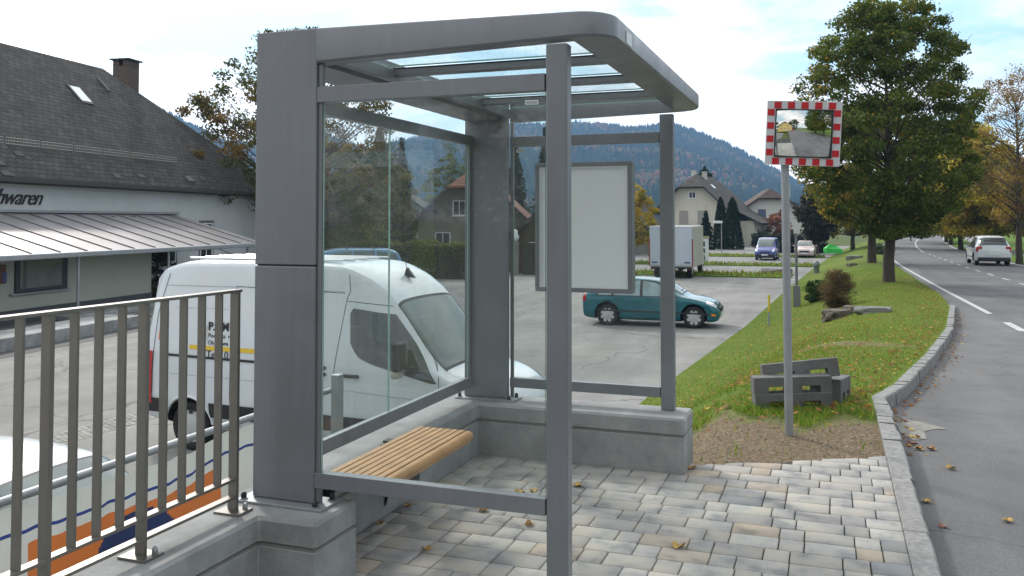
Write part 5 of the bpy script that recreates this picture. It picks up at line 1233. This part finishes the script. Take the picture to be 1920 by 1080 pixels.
#--PART4--
# ------------------------------------------------------------------ trees and plants
GR = [(.08, .118, .024), (.10, .138, .028), (.058, .09, .02), (.125, .15, .035)]
YE = [(.42, .27, .035), (.34, .24, .035), (.20, .18, .035), (.46, .26, .04)]
YG = [(.12, .13, .03), (.09, .11, .025), (.20, .16, .035)]
def leaf_quads(P, D, size, rg, cols, pal_noise=None, elong=.62, droop=0.0):
    n = len(P); nrm = rg.normal(size=(n, 3)); nrm /= np.linalg.norm(nrm, axis=1)[:, None]
    t = np.cross(nrm, rg.normal(size=(n, 3))); t /= np.linalg.norm(t, axis=1)[:, None]+1e-9; b = np.cross(nrm, t)
    s = (size*rg.uniform(.6, 1.25, n))[:, None]
    V = np.stack([P+t*s, P+b*s*elong, P-t*s, P-b*s*elong], 1).reshape(-1, 3)
    return V, np.arange(4*n).reshape(-1, 4)
def crown_pts(rg, env, nclump, nleaf, rcl, shell=.55):
    # env: function(h in 0..1)-> radius factor ; returns clump centres in unit coordinates
    C_ = []
    while len(C_) < nclump:
        h = rg.random(); r = env(h)
        if r <= 0.02 or rg.random() > (r*1.1+.15): continue
        q = r*(1-(1-rg.random()**.5)*(1-shell) if rg.random() < .75 else rg.random()); a = rg.uniform(0, 2*math.pi)
        C_.append((q*math.cos(a), q*math.sin(a), h))
    return np.array(C_)
def tree(name, lab, loc, height, rad, env, base=.2, nclump=160, nleaf=110, lsize=.09, rcl=.5, cols=GR, trunk=.2, seed=1, group=None, cat='tree', lean=0, cmix=None, mcrown=None, bare=0.0, nlimb=None, squash=.6, hue=None):
    rg = np.random.default_rng(seed); r_ = random.Random(seed)
    root = empty(name, lab, cat, loc, 0, group); hc = height*(1-base)
    cl = crown_pts(rg, env, nclump, nleaf, rcl); W = cl*np.array([rad, rad, hc])+np.array([0, 0, height*base])
    W[:, 0] += lean*cl[:, 2]
    nn = rg.poisson(nleaf*rg.uniform(.5, 1.4, nclump)); idx = np.repeat(np.arange(nclump), nn)
    off = rg.normal(size=(len(idx), 3)); off /= np.linalg.norm(off, axis=1)[:, None]+1e-9; off *= (rg.random(len(idx))**.45)[:, None]*rcl*rg.uniform(.6, 1.25, nclump)[idx][:, None]*np.array([1, 1, squash])
    P = W[idx]+off
    V, F = leaf_quads(P, None, lsize, rg, cols)
    cc = np.array(cols)[rg.integers(0, len(cols), nclump)][idx]*rg.uniform(.7, 1.3, (len(idx), 1))*rg.uniform(.75, 1.25, nclump)[idx][:, None]
    if cmix:   # second palette where cmix(x,y,h) is high
        pr = np.array([cmix(*q) for q in cl])[idx]; sw = rg.random(len(idx)) < pr; c2 = np.array(cmix_pal)[rg.integers(0, len(cmix_pal), len(idx))]; cc[sw] = c2[sw]*rg.uniform(.7, 1.2, (sw.sum(), 1))
    npmesh('crown', V, F, mcrown or M_leaf, root, col=cc)
    m = MB(); tp = [(0, 0, -.4), (r_.uniform(-.05, .05), r_.uniform(-.05, .05), height*base*.5), (r_.uniform(-.1, .1)+lean*.1, r_.uniform(-.1, .1), height*base), (lean*.4, r_.uniform(-.15, .15), height*(base+.3*(1-base))), (lean*.8, r_.uniform(-.15, .15), height*.82)]
    m.tube(tp, [trunk*1.25, trunk, trunk*.88, trunk*.6, trunk*.12], 12)
    T = m.build('trunk', M_bark, root)
    L_ = MB(); order = rg.permutation(nclump)[:nlimb or min(nclump, 60)]
    for k in order:
        p = Vector(W[k]); hz = max(height*base*.85, min(height*.78, p.z-(.35+.5*r_.random())*math.hypot(p.x, p.y)-.2)); t = (hz)/height
        x0 = lean*max(0, (t-base))/(1-base)*1.0
        s = Vector((x0*.8, 0, hz)); mid = (s+p)/2+Vector((r_.uniform(-.2, .2), r_.uniform(-.2, .2), -.05*(p-s).length+r_.uniform(0, .2)))
        k0 = trunk*.33*(1-.6*t)
        L_.tube([s, mid, p, p+(p-mid)*.35], [k0, k0*.55, k0*.22, .006], 5, caps=False)
    L_.build('limbs', M_bark, T)
    return root
def env_egg(h): return max(0, math.sin(math.pi*min(1, (h+.08)/1.1)**.72))**.75
def env_linden(h): return float(np.interp(h, [0, .06, .2, .38, .55, .72, .86, .95, 1], [.22, .45, .72, .94, 1.0, .86, .66, .40, .14]))
def env_round(h): return math.sqrt(max(0, 1-(2*h-1)**2))
cmix_pal = YE
zb_ = lambda x, y: zbank(x, y)
# big linden
b = at(1667, 536, -.85); lin = tree('linden_tree', 'tall dark green linden tree standing on the bank in front of the others', (b.x, b.y, zb_(b.x, b.y)), 10.6, 3.4, lambda h: float(np.interp(h, [0, .08, .25, .45, .65, .8, .9, .96, 1], [.32, .62, .9, 1.0, .93, .78, .6, .42, .2])), .17, 460, 190, .066, .52, GR, .20, 11,
   cmix=lambda x, y, h: .22 if (x < -.6 and h < .9) else .03, nlimb=110)
b = at(1635, 498, -1.0); tree('linden_tree', 'yellowing linden tree just behind and left of the tall dark green one', (b.x, b.y, zb_(b.x, b.y)), 9.3, 3.9, env_linden, .2, 230, 140, .10, .75, GR+YG, .23, 12, cmix=lambda x, y, h: .6 if h < .35 else .3)
b = at(1622, 470, -1.2); tree('linden_tree', 'farther yellow green tree half hidden behind the two linden trunks', (b.x-1, b.y+3, -1.1), 8.0, 4.5, env_egg, .18, 150, 90, .14, .9, YG+GR, .2, 13, cmix=lambda x, y, h: .4)
# avenue on the right side of the road
av = 'autumn trees lined up along the right side of the road'
bp_ = [(1912, 495, 11.2, 3.1, 'bare', 'nearly bare tall tree at the right edge of the photo'), (1835, 470, 10.2, 4.3, 'y', 'large yellow tree above the white people carrier'), (1802, 467, 9.8, 4.0, 'y', 'yellow tree just left of the white people carrier'),
       (1783, 457, 9.3, 3.8, 'y', 'yellow green tree, fourth from the right edge along the road'), (1774, 453, 9.0, 3.9, 'y', 'small seeming yellow tree at the far end of the row beside the road')]
for i, (px, py, h, rd, kd, lab) in enumerate(bp_):
    b = at(px, py, -.87)
    if kd == 'bare': tree('roadside_tree', lab, (b.x, b.y, -.9), h, rd, env_linden, .22, 200, 60, .06, .6, [(.2, .12, .05), (.26, .17, .05), (.12, .10, .04)], .17, 21, av, nlimb=90); continue
    tree('roadside_tree', lab, (b.x, b.y, -.9), h, rd, env_egg if i % 2 else env_linden, .13, 300, 220, .12, .9, [(.52, .40, .05), (.44, .36, .05), (.26, .27, .045), (.40, .34, .045)] if i < 3 else [(.42, .32, .04), (.30, .27, .04), (.36, .30, .045)], .2, 30+i, av, cmix=lambda x, y, h: .12)
for i, (x, y, lab) in enumerate(((13.4, 40, 'right hand tree beyond the edge of the photo'),)): pass
tree('roadside_tree', 'yellow tree filling the right edge of the photo behind the bare one', (15.8, 74, -.8), 9.0, 4.2, env_egg, .15, 200, 120, .13, .8, [(.33, .22, .04), (.2, .17, .04)], .2, 41, av)
# trees behind the photographer, reflected in the mirror
tree('green_tree', 'leafy tree behind the photographer on the right of the road, seen in the mirror', (9.8, -12.5, -.1), 11, 4.2, env_egg, .12, 170, 100, .12, .8, [(.07, .11, .03), (.1, .13, .03)], .2, 51)
tree('green_tree', 'second tree farther behind the photographer, seen in the mirror', (8.6, -5.5, 0), 9, 3.4, env_egg, .2, 140, 90, .12, .9, GR+YG, .2, 52)
tree('green_tree', 'third tree behind the photographer, standing on the right verge in the mirror', (12.5, -19, 0), 12, 4.6, env_egg, .12, 140, 90, .15, 1.0, GR, .2, 54)
tree('green_tree', 'tall tree behind the photographer left of the road, reflected in the shelter glass', (-12, -22, PK), 11, 4.5, env_egg, .15, 120, 80, .15, 1.0, GR, .2, 53)
for i, (x, y, h) in enumerate(((24, -48, 12), (-16, -62, 12), (8, -66, 13), (34, -70, 13))):
    tree('green_tree', ['broad tree far behind the photographer right of the road in the mirror', 'broad tree far behind the photographer left of the yellow house', 'broad tree far behind the photographer above the end of the road in the mirror', 'farthest tree behind the photographer across the meadow in the mirror'][i], (x, y, 0), h, 6, env_round, .08, 100, 80, .3, 1.7, GR, .3, 130+i)
# walnut behind the long building
w1 = cam2w(-12.3, 49, PK)
tree('walnut_tree', 'loose walnut tree with thinning leaves behind the corner of the long building', tuple(w1), 13.9, 6.6, env_egg, .22, 260, 150, .09, .8, [(.09, .10, .03), (.12, .10, .035), (.16, .11, .04), (.07, .085, .025)], .28, 61, nlimb=150)
tt = [(-14.5, 62, 9.5, 3.4, 'dull green tree seen low through the left back glass', [(.15, .17, .05), (.11, .13, .045)]), (-11.9, 60, 8.6, 3.0, 'brownish bushy tree in the left back glass', [(.22, .16, .05), (.14, .13, .05)]), (-9.6, 64, 7.9, 2.6, 'grey green tree beside the glass joint', [(.12, .15, .06), (.16, .15, .06)]),
      (-13.5, 52, 5.2, 2.6, 'low shrubby tree behind the light blue minibus', [(.15, .17, .045), (.24, .19, .05)]), (-10.0, 53, 4.6, 2.2, 'low yellowish shrubby tree above the minibus roof', [(.28, .24, .05), (.15, .17, .045)]), (-6.6, 95, 11.5, 3.4, 'soft light green tree behind the grey plastered house', [(.12, .16, .05), (.10, .13, .045)])]
for i, (xr, z, h, rd, lab, pal) in enumerate(tt):
    tree('broadleaf_tree', lab, tuple(cam2w(xr, z, PK)), h, rd, env_round if i < 5 else env_egg, .08, 130, 95, .12, .62, pal, .14, 70+i, 'broadleaf trees behind the parking lot')
def conifer(name, lab, loc, height, rad, cols, seed, n=9000, lsize=.14, power=1.0, group=None, column=False):
    rg = np.random.default_rng(seed); root = empty(name, lab, 'tree', loc, 0, group)
    if column:
        h = rg.random(n)**.9; prof = np.interp(h, [0, .08, .35, .7, .9, 1], [1.1, 1.05, .9, .62, .36, .03]); a = rg.uniform(0, 2*np.pi, n); r = rad*prof*(.72+.3*rg.random(n)**.5)*(1+.10*np.sin(a*5+h*9))
        P = np.stack([r*np.cos(a), r*np.sin(a), h*height], 1)
    else:
        tiers = int(height*2.2); k = rg.integers(0, tiers, n); hh = (k+.5)/tiers; nb = 9; b = rg.integers(0, nb, n); a = b*2*np.pi/nb+k*.7+rg.normal(0, .16, n)+.3*np.sin(k*5.0+b)
        q = rg.random(n)**.65; rr = rad*(1-hh)**power*(.8+.28*np.sin(b*2.3+k*1.7)); r = rr*q
        z = height*(.06+.94*hh)-.32*r+rg.normal(0, .09, n)-.1*q; P = np.stack([r*np.cos(a), r*np.sin(a), z], 1)
        tip = rg.random(n) < .03; P[tip] = np.stack([rg.normal(0, .05, tip.sum()), rg.normal(0, .05, tip.sum()), height*rg.uniform(.93, 1.02, tip.sum())], 1)
    V, F = leaf_quads(P, None, lsize, rg, cols, elong=.45)
    cc = np.array(cols)[rg.integers(0, len(cols), n)]*rg.uniform(.65, 1.3, (n, 1)); npmesh('crown', V, F, M_needle, root, col=cc)
    m = MB(); m.tube([(0, 0, -.3), (0, 0, height*.5), (0, 0, height*.97)], [rad*.09+.06, rad*.05+.03, .015], 8); m.build('trunk', M_bark, root); return root
DK = [(.022, .038, .022), (.03, .048, .026), (.018, .03, .018)]; SP = [(.035, .05, .035), (.045, .06, .04), (.028, .04, .03)]
conifer('spruce_tree', 'tall spruce just left of the joint in the back glass', tuple(cam2w(-11.2, 74, PK)), 12.0, 2.4, SP, 81, 13000, .17)
conifer('spruce_tree', 'second spruce just right of the joint in the back glass', tuple(cam2w(-9.1, 72, PK)), 9.8, 2.4, SP, 82, 12000, .17)
conifer('spruce_tree', 'spruce beside the far corner column in the side glass', tuple(cam2w(.35, 84, PK)), 10.8, 2.6, SP, 83, 9000, .18)
conifer('spruce_tree', 'spruce tip showing left of the near post above the poster board', tuple(cam2w(3.6, 96, PK)), 13.2, 2.6, SP, 84, 9000, .2)
conifer('dark_conifer', 'round dark conifer rising behind the two chimneys', tuple(cam2w(28.7, 130, PK)), 11.0, 4.8, DK, 85, 14000, .24, power=.5)
conifer('young_spruce', 'small dark spruce left of the two thuja columns', tuple(cam2w(21.5, 97, PK)), 4.2, 1.3, DK, 86, 5000, .14, power=.6)
conifer('thuja_column', 'left one of the two tall thuja columns', tuple(cam2w(23.6, 99, PK)), 5.9, .8, DK, 87, 6500, .13, column=True, group='thuja columns by the cream house')
conifer('thuja_column', 'right and wider one of the two tall thuja columns', tuple(cam2w(24.7, 98, PK)), 5.8, 1.05, DK, 88, 8000, .13, column=True, group='thuja columns by the cream house')
tree('yellow_shrub_tree', 'small yellow tree right of the poster board, in front of the skylight house', tuple(cam2w(9.4, 68, PK)), 6.2, 1.9, env_egg, .25, 90, 80, .11, .5, [(.55, .40, .04), (.42, .32, .04), (.25, .22, .04)], .1, 91)
tree('dark_tree', 'dark leafy tree behind the mirror pole beside the white house', tuple(cam2w(29.3, 84, PK)), 6.2, 1.8, env_round, .2, 120, 90, .13, .65, [(.03, .032, .022), (.045, .04, .025)], .15, 92)
tree('pink_shrub', 'pinkish shrub in front of the white house with red framed windows', tuple(cam2w(35.4, 117, PK)), 4.4, 1.4, env_round, .1, 70, 60, .14, .6, [(.30, .13, .09), (.22, .10, .07)], .1, 93, cat='shrub')
tree('garden_shrub', 'small grey green shrub by the window of the white house', tuple(cam2w(32.9, 115, PK)), 1.9, .8, env_round, .1, 40, 50, .1, .4, [(.12, .14, .09)], .06, 94, cat='shrub')
# far trees around the road end and fields
ft = [(1560, 300, 12, 7, 'far dark tree left of the road end'), (1600, 330, 13, 8, 'far green tree above the green tarpaulin'), (1700, 260, 11, 7, 'far tree beside the end of the road'), (1728, 300, 12, 6, 'far tree over the distant blue van'), (1762, 320, 14, 8, 'far tree behind the yellow avenue'), (1890, 260, 13, 9, 'far tree across the lawn at the right edge'), (1835, 300, 13, 8, 'far tree across the lawn behind the people carrier')]
for i, (px, z, h, rd, lab) in enumerate(ft):
    p = cam2w((px-960)/FPX*z, z, -1.2); tree('distant_tree', lab, tuple(p), h, rd, env_round, .05, 90, 70, .32, 1.7, [(.05, .065, .03), (.09, .08, .03), (.04, .055, .028)], .3, 100+i, 'distant trees across the fields')
# hedges
def hedge(name, lab, p0, p1, h, th, cols, seed, dens=420, lsize=.055):
    rg = np.random.default_rng(seed); p0 = Vector(p0); p1 = Vector(p1); d = p1-p0; ln = d.length; root = empty(name, lab, 'hedge', p0, math.atan2(d.y, d.x))
    n = int(dens*ln*h); face = rg.random(n); u = rg.uniform(0, ln, n); v = rg.uniform(-th/2, th/2, n); w_ = rg.uniform(.02, h, n)
    wob = .09*np.sin(u*2.1)+.06*np.sin(u*5.3+1)
    v = np.where(face < .42, -th/2+rg.normal(0, .06, n), np.where(face < .6, th/2+rg.normal(0, .06, n), v)); w_ = np.where(face > .6, h+wob+rg.normal(0, .06, n), w_*(1+wob/h))
    e = face > .93; u = np.where(e, np.where(rg.random(n) < .5, 0, ln), u); w_ = np.where(e, rg.uniform(0, h, n), w_)
    V, F = leaf_quads(np.stack([u, v, w_], 1), None, lsize, rg, cols); cc = np.array(cols)[rg.integers(0, len(cols), n)]*rg.uniform(.6, 1.35, (n, 1))*(1+.3*np.sin(u*1.3)*np.sin(w_*2))[:, None]
    npmesh('foliage', V, F, M_leaf, root, col=cc)
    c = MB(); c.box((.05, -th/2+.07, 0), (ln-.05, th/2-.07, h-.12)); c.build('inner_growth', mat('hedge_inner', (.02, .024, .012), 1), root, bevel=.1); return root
hp = [cam2w(-11.5, 50, PK), cam2w(-2.0, 48.5, PK)]
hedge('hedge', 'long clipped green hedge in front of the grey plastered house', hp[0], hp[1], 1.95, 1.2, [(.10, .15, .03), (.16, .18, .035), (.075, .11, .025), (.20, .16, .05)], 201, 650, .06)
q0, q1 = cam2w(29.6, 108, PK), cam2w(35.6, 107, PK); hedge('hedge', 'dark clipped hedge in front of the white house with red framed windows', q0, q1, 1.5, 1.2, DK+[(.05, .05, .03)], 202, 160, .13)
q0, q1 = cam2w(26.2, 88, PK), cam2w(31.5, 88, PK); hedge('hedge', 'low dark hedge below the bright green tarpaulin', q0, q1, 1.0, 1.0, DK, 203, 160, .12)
# shrubs on the bank
def bush(px, py, Z, h, r, cols, seed, lab, n=60, nl=110, ls=.03, rc=.16, name='shrub', en=env_round):
    p = at(px, py, Z); z = zbank(p.x, p.y)
    return tree(name, lab, (p.x, p.y, z-.05), h, r, en, .02, n, nl, ls, rc, cols, .03, seed, cat='shrub')
bush(1532, 552, -1.0, .78, .42, [(.04, .085, .018), (.06, .11, .025), (.03, .06, .015)], 211, 'small dark green shrub on the bank left of the reddish one', 70, 120, .028, .15)
bush(1570, 577, -.95, 1.12, .42, [(.15, .10, .055), (.11, .08, .045), (.19, .13, .07), (.08, .07, .03)], 212, 'reddish brown shrub behind the brown stone on the bank', 120, 120, .020, .21, en=env_round)
bush(1655, 482, -1.1, .8, .9, [(.10, .14, .09), (.08, .11, .06)], 213, 'grey green low shrub left of the linden trunks', 60, 80, .05, .25)
# creeper on the shop annex corner
cr = tree('climbing_plant', 'dark climbing plant on the end of the shop wall under the awning', BW(2.4, 4.7, 0), 2.6, .9, env_round, .02, 60, 110, .05, .3, [(.035, .045, .02), (.06, .06, .025), (.12, .11, .03)], .05, 221, cat='climbing plant')
tree('climbing_plant', 'thin creeper on the pillar nearer the barred window', BW(.5, 8.2, 0), 2.8, .45, env_round, .02, 26, 60, .045, .22, [(.05, .055, .03)], .03, 222, cat='climbing plant')

# ------------------------------------------------------------------ hills with forest
sky_tab = [(-900, 120), (-300, 150), (0, 165), (150, 185), (300, 206), (350, 230), (372, 240), (420, 262), (500, 262), (600, 243), (640, 262), (700, 280), (735, 264), (790, 256), (875, 258), (960, 233), (1075, 229), (1130, 231), (1180, 239), (1240, 233), (1270, 234), (1300, 243), (1350, 262), (1400, 287), (1440, 311), (1480, 330), (1520, 352), (1600, 372), (1700, 388), (1800, 392), (2000, 385), (2400, 370), (3200, 360)]
sx_, sy_ = np.array([a for a, _ in sky_tab], float), np.array([b for _, b in sky_tab], float)
def ridge(th):
    px = 960+FPX*math.tan(max(-1.2, min(1.1, th))); y = float(np.interp(px, sx_, sy_)); return (414-y)/FPX*math.cos(th)
def hn(x, y): return math.sin(x*.0061+1.3*math.sin(y*.0043))*.5+math.sin(y*.0093+x*.0037+2)*.3+math.sin(x*.021+y*.017)*.2
R1, R2 = 760.0, 1750.0
def hill_z(th, r):
    e = ridge(th)*R2-13; t = (r-R1)/(R2-R1)
    if t <= 0: s = 0
    elif t <= 1: s = t*(.55+.45*t) if t < .9 else t*(.55+.45*t)
    else: s = max(0, 1-(t-1)*.9)
    x, y = r*math.sin(th), r*math.cos(th)
    return -2.5+s*(e+4)+max(0, min(1, t*3))*max(0, min(1, (1.05-t)*3))*hn(x, y)*22*max(.15, e/200)
ths = np.linspace(-1.0, .95, 200); rs_ = list(np.linspace(700, 2700, 60)); V = []; F = []
for th in ths:
    for r in rs_:
        x, y = r*math.sin(th), r*math.cos(th); V.append((x*math.cos(YAW)-y*math.sin(YAW), x*math.sin(YAW)+y*math.cos(YAW), hill_z(th, r)))
m_ = len(rs_)
for i in range(len(ths)-1):
    for j in range(m_-1): q = i*m_+j; F.append((q, q+1, q+m_+1, q+m_))
M_hill = mat('forest_floor', (.03, .045, .02), 1.0, col2=(.06, .05, .025), vs_=.01, var=.3)
struct(npmesh('hills', V, F, M_hill, smooth=True))
rg = np.random.default_rng(9); NT = 34000
th = rg.uniform(-.62, .62, NT*2); rr = R1+40+(R2+40-R1)*rg.random(NT*2)**.8
e = np.array([ridge(t) for t in th]); keep = (e > .012); th, rr = th[keep][:NT], rr[keep][:NT]
extra = rg.uniform(-.62, .62, 3500); th = np.concatenate([th, extra]); rr = np.concatenate([rr, R2+rg.uniform(-25, 15, 3500)])
zz_ = np.array([hill_z(a, b) for a, b in zip(th, rr)]); n = len(th)
X = rr*np.sin(th); Y = rr*np.cos(th); wx = X*math.cos(YAW)-Y*math.sin(YAW); wy = X*math.sin(YAW)+Y*math.cos(YAW)
pn = np.sin(X*.013+2*np.sin(Y*.009))+np.sin(Y*.021+X*.017)*.8+rg.normal(0, .7, n)
dec = pn > .75
Hh = np.where(dec, rg.uniform(9, 15, n), rg.uniform(12, 21, n)); Wd = np.where(dec, rg.uniform(4.5, 7.5, n), rg.uniform(3, 4.6, n))
K = 6; ang = np.arange(K)*2*np.pi/K
rings = [(0.0, .75, 1.0), (.45, 1.0, .62), (.8, .72, .28)]
Vs = []
for (hq, wdq, wcq) in rings:
    wq = np.where(dec, wdq, wcq)*Wd; jit = rg.uniform(.75, 1.25, (n, K))
    Vs.append(np.stack([wx[:, None]+wq[:, None]*jit*np.cos(ang), wy[:, None]+wq[:, None]*jit*np.sin(ang), np.repeat((zz_+hq*Hh)[:, None], K, 1)], 2))
top = np.stack([wx, wy, zz_+Hh], 1)[:, None, :]
V = np.concatenate(Vs+[top], 1); nv = K*3+1
f = []
for a in range(2):
    for k in range(K): f += [(a*K+k, a*K+(k+1) % K, (a+1)*K+(k+1) % K), (a*K+k, (a+1)*K+(k+1) % K, (a+1)*K+k)]
f += [(2*K+k, 2*K+(k+1) % K, 3*K) for k in range(K)]
f = np.array(f); F = (np.arange(n)[:, None, None]*nv+f[None]).reshape(-1, 3)
pal_d = np.array([(.16, .075, .03), (.20, .11, .03), (.12, .09, .03), (.09, .095, .03), (.18, .06, .03)]); pal_c = np.array([(.022, .04, .018), (.03, .05, .022), (.018, .032, .016)])
tc_ = np.where(dec[:, None], pal_d[rg.integers(0, 5, n)], pal_c[rg.integers(0, 3, n)])*rg.uniform(.7, 1.3, (n, 1))
tag(npmesh('forest', V.reshape(-1, 3), F, mat('forest_leaf', attr=True, rough=1.0, spec=.05), col=np.repeat(tc_, len(f), 0)), 'mixed autumn forest covering the hills', 'forest', kind='stuff')

# ------------------------------------------------------------------ haze
hz = MB(); hz.box((-2700, -250, GZ-1), (2200, 2720, 345)); h_ = hz.build('haze', bpy.data.materials.new('haze'))
m = h_.data.materials[0]; m.use_nodes = True; t = m.node_tree; t.nodes.clear()
pv_ = N(t, 'ShaderNodeVolumePrincipled'); pv_.inputs['Color'].default_value = (.34, .60, 1.0, 1); pv_.inputs['Density'].default_value = .00031; pv_.inputs['Anisotropy'].default_value = .1
ou = N(t, 'ShaderNodeOutputMaterial'); L(t, pv_.outputs[0], ou.inputs['Volume']); h_['kind'] = 'stuff'; h_['label'] = 'pale blue haze in the air between the camera and the hills'; h_['category'] = 'haze'
m.cycles.homogeneous_volume = True
